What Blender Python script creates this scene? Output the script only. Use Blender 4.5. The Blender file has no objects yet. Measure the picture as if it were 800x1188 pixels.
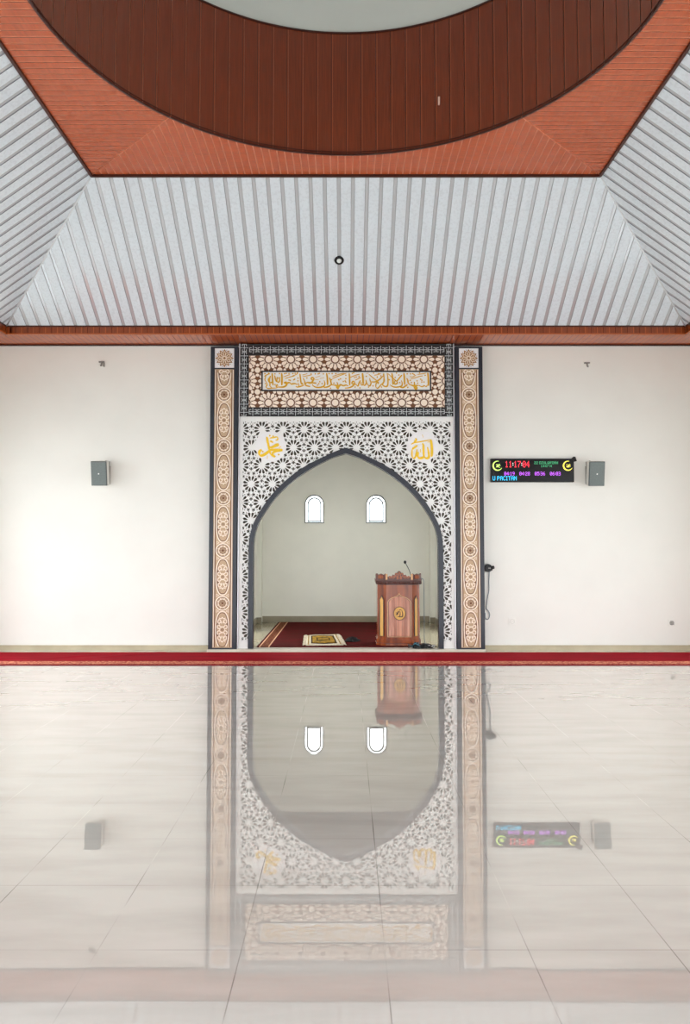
import bpy, bmesh, math, random
from mathutils import Vector, Matrix
from mathutils.geometry import delaunay_2d_cdt
random.seed(7)
PI = math.pi
C = bpy.context.scene.collection

# ------------------------------------------------------------------ camera
FPX, CX, EYE = 875.0, 401.0, 1.69
TH = math.radians(3.0)
CY = 633 - FPX * math.tan(TH)
cs, sn = math.cos(TH), math.sin(TH)
def ray(x, y):
    a = (x - CX) / FPX; b = -(y - CY) / FPX
    return (a, cs - b * sn, b * cs + sn)
def at(x, y, Y):                      # point of the vertical plane at distance Y
    r = ray(x, y); t = Y / r[1]
    return (r[0] * t, EYE + r[2] * t)
def onz(x, y, Z):                     # point of the horizontal plane at height Z
    r = ray(x, y); t = (Z - EYE) / r[2]
    return (r[0] * t, r[1] * t)
cam = bpy.data.cameras.new('camera'); camo = bpy.data.objects.new('camera', cam); C.objects.link(camo)
camo.location = (0, 0, EYE); camo.rotation_euler = (PI / 2 + TH, 0, 0)
cam.sensor_fit = 'VERTICAL'; cam.sensor_height = 36.0; cam.lens = 36.0 * FPX / 1188
cam.shift_y = -(594 - CY) / 1188; cam.shift_x = -(CX - 400) / 1188
cam.clip_start = 0.05; cam.clip_end = 400
bpy.context.scene.camera = camo

# ------------------------------------------------------------------ materials
def mat(name, col, rough=0.5, metal=0.0, spec=0.5, emit=None, estr=1.0, coat=0.0):
    m = bpy.data.materials.new(name); m.use_nodes = True
    b = m.node_tree.nodes['Principled BSDF']
    b.inputs['Base Color'].default_value = (*col, 1); b.inputs['Roughness'].default_value = rough
    b.inputs['Metallic'].default_value = metal; b.inputs['Specular IOR Level'].default_value = spec
    b.inputs['Coat Weight'].default_value = coat; b.inputs['Coat Roughness'].default_value = 0.08
    if emit:
        b.inputs['Emission Color'].default_value = (*emit, 1); b.inputs['Emission Strength'].default_value = estr
    return m
def srgb(r, g, b):
    f = lambda v: (v / 255 / 12.92) if v / 255 <= 0.04045 else ((v / 255 + 0.055) / 1.055) ** 2.4
    return (f(r), f(g), f(b))
def nodes(m): return m.node_tree.nodes, m.node_tree.links
def vary(m, scale=(4, 4, 4), amount=0.15, detail=4, dark=None, bump=0.0, lo=0.35, hi=0.65, nscale=1.0):
    """noise between the colour and a second one of the same surface"""
    N, L = nodes(m); b = N['Principled BSDF']
    base = tuple(b.inputs['Base Color'].default_value)[:3]
    tc = N.new('ShaderNodeTexCoord'); mp = N.new('ShaderNodeMapping'); mp.inputs['Scale'].default_value = scale
    nz = N.new('ShaderNodeTexNoise'); nz.inputs['Scale'].default_value = nscale; nz.inputs['Detail'].default_value = detail
    rp = N.new('ShaderNodeValToRGB'); rp.color_ramp.elements[0].position = lo; rp.color_ramp.elements[1].position = hi
    d = dark or tuple(c * (1 - amount) for c in base)
    rp.color_ramp.elements[0].color = (*d, 1); rp.color_ramp.elements[1].color = (*base, 1)
    L.new(tc.outputs['Object'], mp.inputs['Vector']); L.new(mp.outputs['Vector'], nz.inputs['Vector'])
    L.new(nz.outputs['Fac'], rp.inputs['Fac']); L.new(rp.outputs['Color'], b.inputs['Base Color'])
    if bump:
        bp = N.new('ShaderNodeBump'); bp.inputs['Strength'].default_value = bump; bp.inputs['Distance'].default_value = 0.01
        L.new(nz.outputs['Fac'], bp.inputs['Height']); L.new(bp.outputs['Normal'], b.inputs['Normal'])
    return m
M = {}
M['wall'] = vary(mat('wall_paint', (0.86, 0.852, 0.80), 0.55), (1, 1, 1), 0.035, 6, lo=0.3, hi=0.6, nscale=1.3)
M['niche_wall'] = vary(mat('niche_wall_paint', (0.86, 0.85, 0.77), 0.55), (1, 1, 1), 0.06, 6, lo=0.3, hi=0.6, nscale=1.1)
M['niche_ceiling'] = mat('niche_ceiling_paint', (0.09, 0.07, 0.055), 0.7)
M['plank'] = vary(mat('white_ceiling_plank', (0.72, 0.785, 0.84), 0.2, coat=0.35), (30, 30, 30), 0.09, 3, lo=0.36, hi=0.52, nscale=1.0)
M['groove'] = mat('silver_groove', (0.62, 0.64, 0.67), 0.13, 0.35)
M['groove_edge'] = mat('grey_groove_edge', (0.28, 0.29, 0.31), 0.4)
M['hip'] = mat('white_hip_trim', (0.75, 0.78, 0.80), 0.4)
M['wood'] = vary(mat('brown_ceiling_plank', srgb(197, 95, 54), 0.27), (5, 60, 60), 0.22, 5)
M['wood_drum'] = vary(mat('dark_brown_drum_plank', srgb(130, 56, 26), 0.34), (70, 70, 3), 0.28, 5)
M['wood_joint'] = mat('pale_plank_joint', srgb(226, 140, 104), 0.3)
M['drum_joint'] = mat('drum_plank_joint', srgb(160, 82, 48), 0.3)
M['drum_joint_dark'] = mat('drum_plank_dark_joint', srgb(74, 26, 14), 0.4)  # dark line in every drum joint, also the bead
M['fascia'] = vary(mat('fascia_brown', srgb(150, 66, 24), 0.3), (40, 4, 4), 0.3, 3)
M['soffit'] = vary(mat('soffit_plank', srgb(188, 98, 62), 0.1, spec=0.6), (3, 3, 3), 0.12, 3)
M['soffit_joint'] = mat('soffit_joint', srgb(104, 44, 28), 0.7, spec=0.1)
M['dark_trim'] = mat('dark_brown_trim', srgb(66, 26, 16), 0.4)
M['orange_trim'] = mat('orange_trim', srgb(190, 96, 42), 0.35)
M['dome'] = vary(mat('dome_plaster', (0.70, 0.74, 0.70), 0.7), (1, 1, 1), 0.05, 4)
M['base_tile'] = vary(mat('baseboard_tile', srgb(192, 180, 152), 0.25), (3, 3, 3), 0.15, 5)
M['step'] = vary(mat('pale_step_tile', srgb(216, 208, 192), 0.2), (3, 3, 3), 0.1, 5)
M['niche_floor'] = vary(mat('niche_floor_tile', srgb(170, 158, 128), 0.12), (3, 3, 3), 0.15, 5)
M['navy'] = mat('dark_navy_paint', srgb(33, 37, 49), 0.35)
M['black'] = mat('black_board', srgb(28, 28, 30), 0.4)
M['silver'] = mat('silver_edge', (0.62, 0.62, 0.65), 0.3, 0.3)
M['white_board'] = mat('white_lattice_board', (0.87, 0.87, 0.85), 0.45)
M['key_white'] = mat('key_pattern_white', srgb(208, 214, 216), 0.45)
M['cream'] = mat('cream_board', srgb(250, 234, 216), 0.45)
M['brown_strap'] = vary(mat('brown_strapwork', srgb(122, 76, 42), 0.45), (6, 6, 6), 0.25, 3)
M['tan'] = vary(mat('tan_board', srgb(204, 172, 138), 0.45), (3, 3, 3), 0.12, 3)
M['brown_line'] = mat('brown_line', srgb(116, 70, 38), 0.45)
M['gold'] = mat('gold_letter', srgb(222, 170, 30), 0.35, 0.15)
M['gold_bright'] = mat('yellow_gold_letter', srgb(246, 202, 40), 0.35, 0.1)
M['white_disc'] = mat('white_disc', (0.88, 0.87, 0.88), 0.45)
M['red_carpet'] = vary(mat('red_carpet', srgb(164, 0, 30), 0.9, spec=0.1), (1.2, 6, 6), 0.28, 6, bump=0.3)
M['carpet_gold'] = vary(mat('carpet_gold_band', srgb(224, 150, 116), 0.9, spec=0.1), (26, 60, 20), 0.6, 2, dark=srgb(150, 40, 44), lo=0.42, hi=0.55)
M['carpet_edge'] = mat('carpet_dark_edge', srgb(116, 10, 26), 0.9, spec=0.1)
M['rug_red'] = vary(mat('niche_rug_red', srgb(88, 14, 18), 0.95, spec=0.05), (2, 9, 4), 0.35, 6, dark=srgb(66, 25, 17), bump=0.3)
M['rug_brown'] = vary(mat('niche_rug_band', srgb(124, 80, 54), 0.95, spec=0.05), (30, 18, 4), 0.5, 2, dark=srgb(88, 34, 24), lo=0.4, hi=0.6)
M['rug_line'] = mat('niche_rug_line', srgb(206, 156, 124), 0.95, spec=0.05)
M['rug_edge'] = mat('niche_rug_edge', srgb(70, 14, 14), 0.95, spec=0.05)
M['mat_cream'] = vary(mat('prayer_mat_cream', srgb(232, 218, 190), 0.95, spec=0.05), (30, 9, 4), 0.25, 3)
M['mat_gold'] = vary(mat('prayer_mat_gold', srgb(186, 142, 56), 0.95, spec=0.05), (14, 9, 4), 0.55, 4, dark=srgb(110, 92, 44))
M['mat_dark'] = mat('prayer_mat_dark', srgb(70, 54, 34), 0.95, spec=0.05)
M['pulpit'] = vary(mat('teak_wood', srgb(168, 82, 34), 0.22, coat=0.3), (9, 9, 1.2), 0.5, 6, dark=srgb(88, 34, 12), lo=0.3, hi=0.7)
M['pulpit_panel'] = vary(mat('pink_teak_panel', srgb(212, 146, 118), 0.14, coat=0.5), (16, 16, 0.8), 0.4, 6, dark=srgb(128, 56, 34), lo=0.32, hi=0.62)
M['pulpit_carve'] = vary(mat('dark_carved_wood', srgb(92, 38, 20), 0.3), (14, 14, 14), 0.4, 4)
M['pulpit_scroll'] = mat('pale_scroll_wood', srgb(176, 98, 60), 0.25)  # paler than the crest so the scrollwork stands out
M['pulpit_dark'] = mat('dark_wood_groove', srgb(62, 24, 12), 0.5)
M['pulpit_line'] = mat('pale_wood_line', srgb(214, 168, 118), 0.4)
M['pulpit_gold'] = vary(mat('golden_wood_inlay', srgb(232, 178, 88), 0.3), (8, 8, 3), 0.3, 3)
M['plastic_black'] = mat('black_plastic', (0.008, 0.008, 0.009), 0.35, spec=0.3)
M['grille'] = vary(mat('grey_speaker_grille', srgb(112, 122, 120), 0.5), (90, 90, 90), 0.2, 2)
M['grille_edge'] = mat('dark_grille_frame', srgb(76, 84, 84), 0.5)
M['cabinet'] = mat('pale_speaker_cabinet', srgb(214, 214, 206), 0.5)
M['metal'] = mat('grey_metal', (0.33, 0.32, 0.30), 0.4, 0.5)
M['white_plastic'] = mat('white_plastic', (0.86, 0.86, 0.84), 0.4)
M['cable_grey'] = mat('blue_grey_cable', srgb(96, 112, 124), 0.5)
M['cable_black'] = mat('black_cable', srgb(20, 24, 24), 0.45)
M['cable_teal'] = mat('teal_cable', srgb(60, 110, 124), 0.4)
M['screen'] = mat('led_screen_black', (0.004, 0.004, 0.006), 0.2, spec=0.3)
def led(name, col, s=1.6): return mat(name, tuple(c * 0.1 for c in col), 0.5, emit=col, estr=s)
M['led_red'] = led('led_red', (1.0, 0.03, 0.06)); M['led_white'] = led('led_white', (0.8, 0.9, 0.85))
M['led_green'] = led('led_green', (0.08, 0.62, 0.26), 0.9); M['led_violet'] = led('led_violet', (0.62, 0.12, 0.95))
M['led_cyan'] = led('led_cyan', (0.03, 0.62, 1.0)); M['led_lime'] = led('led_lime', (0.62, 0.95, 0.18)); M['led_yellow'] = led('led_yellow', (0.95, 0.85, 0.1))
M['white_metal'] = mat('white_window_frame', (0.82, 0.84, 0.84), 0.35)
M['grey_frame'] = mat('grey_window_edge', srgb(112, 116, 114), 0.5)
M['ground'] = vary(mat('pale_paving', (0.58, 0.58, 0.56), 0.9), (0.5, 0.5, 0.5), 0.1, 3)
M['backing'] = mat('added_hole_shade_board', srgb(104, 98, 88), 0.8, spec=0.1)  # dark colour standing in for the shade inside the lattice holes
M['rose_metal'] = mat('rose_clip', (0.9, 0.62, 0.5), 0.4)
M['lens'] = mat('frosted_lens', (0.80, 0.84, 0.82), 0.3)

def glass_mat():
    m = bpy.data.materials.new('window_glass'); m.use_nodes = True; N, L = nodes(m); N.clear()
    o = N.new('ShaderNodeOutputMaterial'); t = N.new('ShaderNodeBsdfTransparent'); g = N.new('ShaderNodeBsdfGlossy')
    t.inputs['Color'].default_value = (0.95, 0.97, 0.97, 1); g.inputs['Roughness'].default_value = 0.02
    mx = N.new('ShaderNodeMixShader'); fr = N.new('ShaderNodeFresnel'); fr.inputs['IOR'].default_value = 1.45
    L.new(fr.outputs[0], mx.inputs[0]); L.new(t.outputs[0], mx.inputs[1]); L.new(g.outputs[0], mx.inputs[2]); L.new(mx.outputs[0], o.inputs[0])
    return m
M['glass'] = glass_mat()

def floor_mat():
    m = bpy.data.materials.new('polished_floor_tile'); m.use_nodes = True; N, L = nodes(m); N.clear()
    def math_(op, a, b=None, c=None):
        n = N.new('ShaderNodeMath'); n.operation = op
        for i, v in enumerate((a, b, c)):
            if v is None: continue
            if isinstance(v, (int, float)): n.inputs[i].default_value = v
            else: L.new(v, n.inputs[i])
        return n.outputs[0]
    def mixc(f, a, b):
        n = N.new('ShaderNodeMix'); n.data_type = 'RGBA'
        L.new(f, n.inputs[0])
        for i, v in ((6, a), (7, b)):
            if isinstance(v, tuple): n.inputs[i].default_value = (*v, 1)
            else: L.new(v, n.inputs[i])
        return n.outputs[2]
    g = N.new('ShaderNodeNewGeometry'); sx = N.new('ShaderNodeSeparateXYZ'); L.new(g.outputs['Position'], sx.inputs[0])
    u = math_('DIVIDE', math_('SUBTRACT', sx.outputs[0], 0.163), 0.6); v = math_('DIVIDE', math_('SUBTRACT', sx.outputs[1], 3.25), 0.6)
    def line(c, w):
        f = math_('FRACT', c); d = math_('MINIMUM', f, math_('SUBTRACT', 1.0, f))
        return math_('LESS_THAN', d, w)
    lu, lv = line(u, 0.0042), line(v, 0.0034)
    nz = N.new('ShaderNodeTexNoise'); nz.inputs['Scale'].default_value = 1.0; nz.inputs['Detail'].default_value = 6
    mp = N.new('ShaderNodeMapping'); mp.inputs['Scale'].default_value = (1.2, 5.0, 1); L.new(g.outputs['Position'], mp.inputs['Vector']); L.new(mp.outputs[0], nz.inputs['Vector'])
    rp = N.new('ShaderNodeValToRGB'); rp.color_ramp.elements[0].position = 0.3; rp.color_ramp.elements[1].position = 0.6
    rp.color_ramp.elements[0].color = (0.56, 0.535, 0.495, 1); rp.color_ramp.elements[1].color = (0.65, 0.625, 0.585, 1); L.new(nz.outputs['Fac'], rp.inputs[0])
    wn = N.new('ShaderNodeTexWhiteNoise'); wn.noise_dimensions = '2D'; cb = N.new('ShaderNodeCombineXYZ')
    L.new(math_('FLOOR', u), cb.inputs[0]); L.new(math_('FLOOR', v), cb.inputs[1]); L.new(cb.outputs[0], wn.inputs['Vector'])
    # the joints are broken: darker where dirt has settled
    n2 = N.new('ShaderNodeTexNoise'); n2.inputs['Scale'].default_value = 1.7; L.new(g.outputs['Position'], n2.inputs['Vector'])
    n2r = math_('MULTIPLY', math_('SUBTRACT', n2.outputs['Fac'], 0.3), 2.0)
    col = mixc(math_('MULTIPLY', lu, math_('MINIMUM', math_('MAXIMUM', n2r, 0.15), 1.0)), rp.outputs[0], (0.07, 0.06, 0.05))
    col = mixc(math_('MULTIPLY', lv, math_('MINIMUM', math_('MAXIMUM', n2r, 0.1), 0.6)), col, (0.16, 0.14, 0.12))
    df = N.new('ShaderNodeBsdfDiffuse'); L.new(col, df.inputs['Color'])
    gl = N.new('ShaderNodeBsdfGlossy'); gl.inputs['Roughness'].default_value = 0.0; gl.inputs['Color'].default_value = (0.98, 0.955, 0.92, 1)
    # every tile lies a hair off level
    vm = N.new('ShaderNodeVectorMath'); vm.operation = 'SUBTRACT'; L.new(wn.outputs['Color'], vm.inputs[0]); vm.inputs[1].default_value = (0.5, 0.5, 0.5)
    vs = N.new('ShaderNodeVectorMath'); vs.operation = 'SCALE'; L.new(vm.outputs[0], vs.inputs[0]); vs.inputs['Scale'].default_value = 0.0012
    va = N.new('ShaderNodeVectorMath'); va.operation = 'ADD'; L.new(vs.outputs[0], va.inputs[0]); L.new(g.outputs['Normal'], va.inputs[1])
    vn = N.new('ShaderNodeVectorMath'); vn.operation = 'NORMALIZE'; L.new(va.outputs[0], vn.inputs[0]); L.new(vn.outputs[0], gl.inputs['Normal'])
    lw = N.new('ShaderNodeLayerWeight'); lw.inputs['Blend'].default_value = 0.5
    f = math_('MINIMUM', math_('ADD', math_('MULTIPLY', math_('POWER', lw.outputs['Facing'], 2.0), 0.93), 0.03), 0.64)
    joint = math_('MAXIMUM', lu, math_('MULTIPLY', lv, 0.6))
    f = math_('MULTIPLY', f, math_('SUBTRACT', 1.0, math_('MULTIPLY', joint, 0.45)))
    mx = N.new('ShaderNodeMixShader'); L.new(f, mx.inputs[0]); L.new(df.outputs[0], mx.inputs[1]); L.new(gl.outputs[0], mx.inputs[2])
    o = N.new('ShaderNodeOutputMaterial'); L.new(mx.outputs[0], o.inputs[0])
    return m
M['floor'] = floor_mat()

# ------------------------------------------------------------------ helpers
def empty(name, loc, label=None, cat=None, group=None, kind=None):
    o = bpy.data.objects.new(name, None); o.empty_display_size = 0.1; C.objects.link(o); o.location = loc
    return tag(o, label, cat, group, kind)
def tag(o, label=None, cat=None, group=None, kind=None):
    if label: o['label'] = label
    if cat: o['category'] = cat
    if group: o['group'] = group
    if kind: o['kind'] = kind
    return o
def wloc(p):
    v = Vector((0, 0, 0))
    while p is not None: v = v + p.location; p = p.parent
    return v
def obj(name, bm, m, parent=None, local=False, smooth=False, origin=None):
    """link a bmesh (world coordinates unless local) as ONE mesh object"""
    if not isinstance(m, (list, tuple)): m = [m]
    bmesh.ops.remove_doubles(bm, verts=bm.verts, dist=1e-6)
    bmesh.ops.recalc_face_normals(bm, faces=bm.faces)
    if smooth:
        for f in bm.faces: f.smooth = True
    off = Vector(origin) if origin else Vector((0, 0, 0))
    if parent is not None and not local: off = off + (wloc(parent) if not origin else Vector((0, 0, 0)))
    if not local and (parent is not None or origin): bmesh.ops.translate(bm, verts=bm.verts, vec=-off)
    me = bpy.data.meshes.new(name); bm.to_mesh(me); bm.free()
    for k in m: me.materials.append(k if not isinstance(k, str) else M[k])
    o = bpy.data.objects.new(name, me); C.objects.link(o)
    if origin:
        o.location = off if parent is None else off - wloc(parent)
    if parent is not None: o.parent = parent
    return o
def B(): return bmesh.new()
def box(bm, x0, x1, y0, y1, z0, z1, mi=0):
    v = [bm.verts.new((x, y, z)) for x in (x0, x1) for y in (y0, y1) for z in (z0, z1)]
    for q in ((0, 1, 3, 2), (4, 6, 7, 5), (0, 4, 5, 1), (2, 3, 7, 6), (0, 2, 6, 4), (1, 5, 7, 3)):
        bm.faces.new([v[i] for i in q]).material_index = mi
def bevel_all(bm, w, seg=2):
    bmesh.ops.recalc_face_normals(bm, faces=bm.faces)
    bmesh.ops.bevel(bm, geom=list(bm.edges), offset=w, segments=seg, affect='EDGES', profile=0.5)
def rbox(bm, x0, x1, y0, y1, z0, z1, w=0.005, mi=0):
    t = B(); box(t, x0, x1, y0, y1, z0, z1, mi); bevel_all(t, w); merge(bm, t)
def merge(bm, t, mx=None):
    me = bpy.data.meshes.new('scratch'); 
    if mx is not None: bmesh.ops.transform(t, matrix=mx, verts=t.verts)
    t.to_mesh(me); t.free(); bm.from_mesh(me); bpy.data.meshes.remove(me)
def prism(bm, poly, y0, y1, mi=0):
    """polygon in x,z carried from y0 to y1"""
    a = [bm.verts.new((x, y0, z)) for x, z in poly]; b = [bm.verts.new((x, y1, z)) for x, z in poly]
    n = len(poly)
    bm.faces.new(a).material_index = mi; bm.faces.new(b[::-1]).material_index = mi
    for i in range(n):
        bm.faces.new((a[i], b[i], b[(i + 1) % n], a[(i + 1) % n])).material_index = mi
def prism_z(bm, poly, z0, z1, mi=0):
    a = [bm.verts.new((x, y, z0)) for x, y in poly]; b = [bm.verts.new((x, y, z1)) for x, y in poly]
    n = len(poly)
    bm.faces.new(a[::-1]).material_index = mi; bm.faces.new(b).material_index = mi
    for i in range(n):
        bm.faces.new((a[i], a[(i + 1) % n], b[(i + 1) % n], b[i])).material_index = mi
def catmull(pts, n=6):
    if len(pts) < 3: return list(pts)
    P = [pts[0]] + list(pts) + [pts[-1]]; out = []
    for i in range(1, len(P) - 2):
        for k in range(n):
            t = k / n
            out.append(tuple(0.5 * (2 * b + (c - a) * t + (2 * a - 5 * b + 4 * c - d) * t * t + (3 * b - a - 3 * c + d) * t ** 3)
                             for a, b, c, d in zip(P[i - 1], P[i], P[i + 1], P[i + 2])))
    out.append(tuple(pts[-1])); return out
def ribbon(bm, pts, w, y0, y1, mi=0, close=False, drift=0.0):
    """flat bar of width w along x,z points, y0 front, y1 back"""
    n = len(pts); L_, R_ = [], []
    for i, p in enumerate(pts):
        a = pts[(i - 1) % n] if (close or i > 0) else pts[i]; b = pts[(i + 1) % n] if (close or i < n - 1) else pts[i]
        dx, dz = b[0] - a[0], b[1] - a[1]; l = math.hypot(dx, dz) or 1.0
        hw = (w(i / (n - 1 if n > 1 else 1), (dx / l, dz / l)) if callable(w) else w) / 2
        L_.append((p[0] - dz / l * hw, p[1] + dx / l * hw)); R_.append((p[0] + dz / l * hw, p[1] - dx / l * hw))
    rows = [[bm.verts.new((l[0], y0 - i * drift, l[1])), bm.verts.new((r[0], y0 - i * drift, r[1])), bm.verts.new((r[0], y1, r[1])), bm.verts.new((l[0], y1, l[1]))] for i, (l, r) in enumerate(zip(L_, R_))]
    for i in range(n if close else n - 1):
        a, b = rows[i], rows[(i + 1) % n]
        for k in range(4):
            bm.faces.new((a[k], b[k], b[(k + 1) % 4], a[(k + 1) % 4])).material_index = mi
    if not close:
        bm.faces.new(rows[0][::-1]).material_index = mi; bm.faces.new(rows[-1]).material_index = mi
def tube(bm, pts, r, seg=8, mi=0):
    pts = [Vector(p) for p in pts]; rings = []
    up = Vector((0.13, 0.31, 0.94))
    for i, p in enumerate(pts):
        d = (pts[min(i + 1, len(pts) - 1)] - pts[max(i - 1, 0)]).normalized()
        s = d.cross(up)
        if s.length < 0.05: s = d.cross(Vector((1, 0, 0)))
        s.normalize(); t = s.cross(d)
        rr = r(i / (len(pts) - 1)) if callable(r) else r
        rings.append([bm.verts.new(p + s * math.cos(a) * rr + t * math.sin(a) * rr) for a in (2 * PI * k / seg for k in range(seg))])
    for a, b in zip(rings, rings[1:]):
        for k in range(seg):
            f = bm.faces.new((a[k], a[(k + 1) % seg], b[(k + 1) % seg], b[k])); f.material_index = mi; f.smooth = True
    bm.faces.new(rings[0][::-1]).material_index = mi; bm.faces.new(rings[-1]).material_index = mi
def disc(bm, cx, cz, r, y0, y1, n=32, mi=0, rz=None):
    prism(bm, [(cx + r * math.cos(2 * PI * k / n), cz + (rz or r) * math.sin(2 * PI * k / n)) for k in range(n)], y0, y1, mi)
def ring(cx, cz, r, n=40, rz=None): return [(cx + r * math.cos(2 * PI * k / n), cz + (rz or r) * math.sin(2 * PI * k / n)) for k in range(n)]
def clip(poly, x0, x1, z0, z1):
    for ax, lim, sg in ((0, x0, 1), (0, x1, -1), (1, z0, 1), (1, z1, -1)):
        out = []
        for i, p in enumerate(poly):
            q = poly[(i + 1) % len(poly)]; dp, dq = (p[ax] - lim) * sg, (q[ax] - lim) * sg
            if dp >= 0: out.append(p)
            if dp * dq < 0:
                t = dp / (dp - dq); out.append(tuple(a + (b - a) * t for a, b in zip(p, q)))
        poly = out
        if len(poly) < 3: return None
    return poly
def area(p): return abs(sum(a[0] * b[1] - b[0] * a[1] for a, b in zip(p, p[1:] + p[:1]))) / 2
def pierced(bm, outer, holes, y0, y1):
    """board with holes: outer outline and hole outlines in x,z"""
    V, F = [], []
    for poly in [outer] + holes:
        s = len(V); V += [Vector(p) for p in poly]; F.append(list(range(s, s + len(poly))))
    vs, es, fs, *_ = delaunay_2d_cdt(V, [], F, 2, 1e-7)
    bv = [bm.verts.new((v.x, y0, v.y)) for v in vs]; ff = []
    for f in fs:
        try: ff.append(bm.faces.new([bv[i] for i in f]))
        except ValueError: pass
    r = bmesh.ops.extrude_face_region(bm, geom=ff)
    bmesh.ops.translate(bm, verts=[g for g in r['geom'] if isinstance(g, bmesh.types.BMVert)], vec=(0, y1 - y0, 0))
def rotpts(pts, a, cx=0, cz=0, s=1.0):
    return [(cx + s * (x * math.cos(a) - z * math.sin(a)), cz + s * (x * math.sin(a) + z * math.cos(a))) for x, z in pts]

# ------------------------------------------------------------------ room measures
WALL = 12.30
K = WALL / 11.951
def scl(z): return EYE + (z - EYE) * K
ZS = scl(4.908)                        # soffit height
YS = 11.357 * K; ZF = scl(5.042)       # edge of the soffit, top of the fascia
YC = 6.178 * K; W1 = 5.1795 * K; W2 = 3.262 * K; Z2 = scl(6.438)
RD = 2.77 * K; Z3 = scl(7.982)
HW = W1 + (WALL - YS)                  # half width of the hall
BACK = -1.6
FRONT_PILLAR, FRONT_SCREEN = 12.10, 12.17
NICHE_B, NICHE_W, NZ, NTOP = 16.40, 1.90, 0.045, 3.98

# floor --------------------------------------------------------------
bm = B(); box(bm, -HW, HW, BACK - 0.2, WALL, -0.15, 0.0)
tag(obj('floor', bm, 'floor'), kind='structure')
bm = B(); box(bm, -60, 60, -60, 90, -0.40, -0.16)
tag(obj('ground', bm, 'ground'), kind='structure')
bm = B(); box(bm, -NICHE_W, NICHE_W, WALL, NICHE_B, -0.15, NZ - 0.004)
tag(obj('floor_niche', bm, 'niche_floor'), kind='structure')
# raised pale step in front of the niche
sx0, sx1 = at(240, 752, 12.08)[0], at(563, 752, 12.08)[0]
bm = B(); rbox(bm, sx0, sx1, 12.06, WALL + 0.02, 0.0, NZ, 0.006)
tag(obj('trim_1', bm, 'step'), kind='structure')

# walls ----------------------------------------------------------------
bm = B()
PX = 1.53
box(bm, -HW - 0.2, -PX, WALL, WALL + 0.18, -0.15, ZS + 0.1); box(bm, PX, HW + 0.2, WALL, WALL + 0.18, -0.15, ZS + 0.1)
box(bm, -PX, PX, WALL, WALL + 0.18, NTOP, ZS + 0.1)
tag(obj('wall_front', bm, 'wall'), kind='structure')
def side_wall(name, xa, xb, doors):
    bm = B(); lo = BACK - 0.2
    y = lo
    for a, b in doors:
        box(bm, xa, xb, y, a, -0.15, ZS + 0.1); box(bm, xa, xb, a, b, 3.5, ZS + 0.1); y = b
    box(bm, xa, xb, y, WALL + 0.18, -0.15, ZS + 0.1)
    tag(obj(name, bm, 'wall'), kind='structure')
LEFT_DOORS = [(0.1, 2.6), (3.2, 5.7), (6.3, 8.8), (9.6, 11.4)]; RIGHT_DOORS = [(0.1, 2.5), (3.1, 5.5), (6.1, 8.3), (9.0, 10.5)]
side_wall('wall_left', -HW - 0.2, -HW, LEFT_DOORS); side_wall('wall_right', HW, HW + 0.2, RIGHT_DOORS)
bm = B(); x = -HW
for a, b in ((-5.2, -2.2), (-1.6, 1.6), (2.2, 5.2)):
    box(bm, x, a, BACK - 0.2, BACK, -0.15, ZS + 0.1); box(bm, a, b, BACK - 0.2, BACK, 3.5, ZS + 0.1); x = b
box(bm, x, HW, BACK - 0.2, BACK, -0.15, ZS + 0.1)
tag(obj('wall_back', bm, 'wall'), kind='structure')
for nm, x0, x1 in (('baseboard_left', -HW, at(244, 752, 12.2)[0] - 0.02), ('baseboard_right', at(560, 752, 12.2)[0] + 0.02, HW)):
    bm = B(); zt = at(401, 748.6, WALL - 0.02)[1]
    box(bm, x0, x1, WALL - 0.02, WALL, 0, zt * 0.94); box(bm, x0, x1, WALL - 0.024, WALL, zt * 0.94, zt)
    tag(obj(nm, bm, 'base_tile'), kind='structure')

# niche room -------------------------------------------------------------
def arch_outline(cx, z0, z1, hw, n=16):
    zs = z1 - hw
    return [(cx - hw, z0)] + [(cx + hw * math.cos(PI - PI * k / n), zs + hw * math.sin(PI - PI * k / n)) for k in range(n + 1)] + [(cx + hw, z0)]
wins = []
for xa, xb in ((353.2, 375.6), (424.4, 447.8)):
    a = at(xa, 607, NICHE_B); b = at(xb, 574, NICHE_B)
    wins.append(((a[0] + b[0]) / 2, a[1], b[1], (b[0] - a[0]) / 2))
bm = B()
pierced(bm, [(-NICHE_W - 0.2, -0.15), (NICHE_W + 0.2, -0.15), (NICHE_W + 0.2, NTOP + 0.2), (-NICHE_W - 0.2, NTOP + 0.2)],
        [arch_outline(cx, z0, z1, hw - 0.012)[::-1] for cx, z0, z1, hw in wins], NICHE_B, NICHE_B + 0.18)
tag(obj('wall_niche_back', bm, 'niche_wall'), kind='structure')
for nm, s in (('wall_niche_left', -1), ('wall_niche_right', 1)):
    bm = B(); a, b = sorted((s * NICHE_W, s * (NICHE_W + 0.2)))
    box(bm, a, b, 14.6, NICHE_B, -0.15, NTOP + 0.2); box(bm, a, b, WALL + 0.18, 12.6, -0.15, NTOP + 0.2); box(bm, a, b, 12.6, 14.6, 3.1, NTOP + 0.2)  # unseen side openings, added to let more daylight into the niche
    a, b = sorted((s * 1.80, s * NICHE_W)); box(bm, a, b, NICHE_B - 0.3, NICHE_B, NZ, NTOP)   # corner pier
    tag(obj(nm, bm, 'niche_wall'), kind='structure')
bm = B(); box(bm, -NICHE_W, NICHE_W, WALL + 0.18, NICHE_B, NTOP, NTOP + 0.2)
tag(obj('ceiling_niche', bm, 'niche_ceiling'), kind='structure')
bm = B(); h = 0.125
box(bm, -1.80, 1.80, NICHE_B - 0.02, NICHE_B, NZ, NZ + h)
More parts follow.
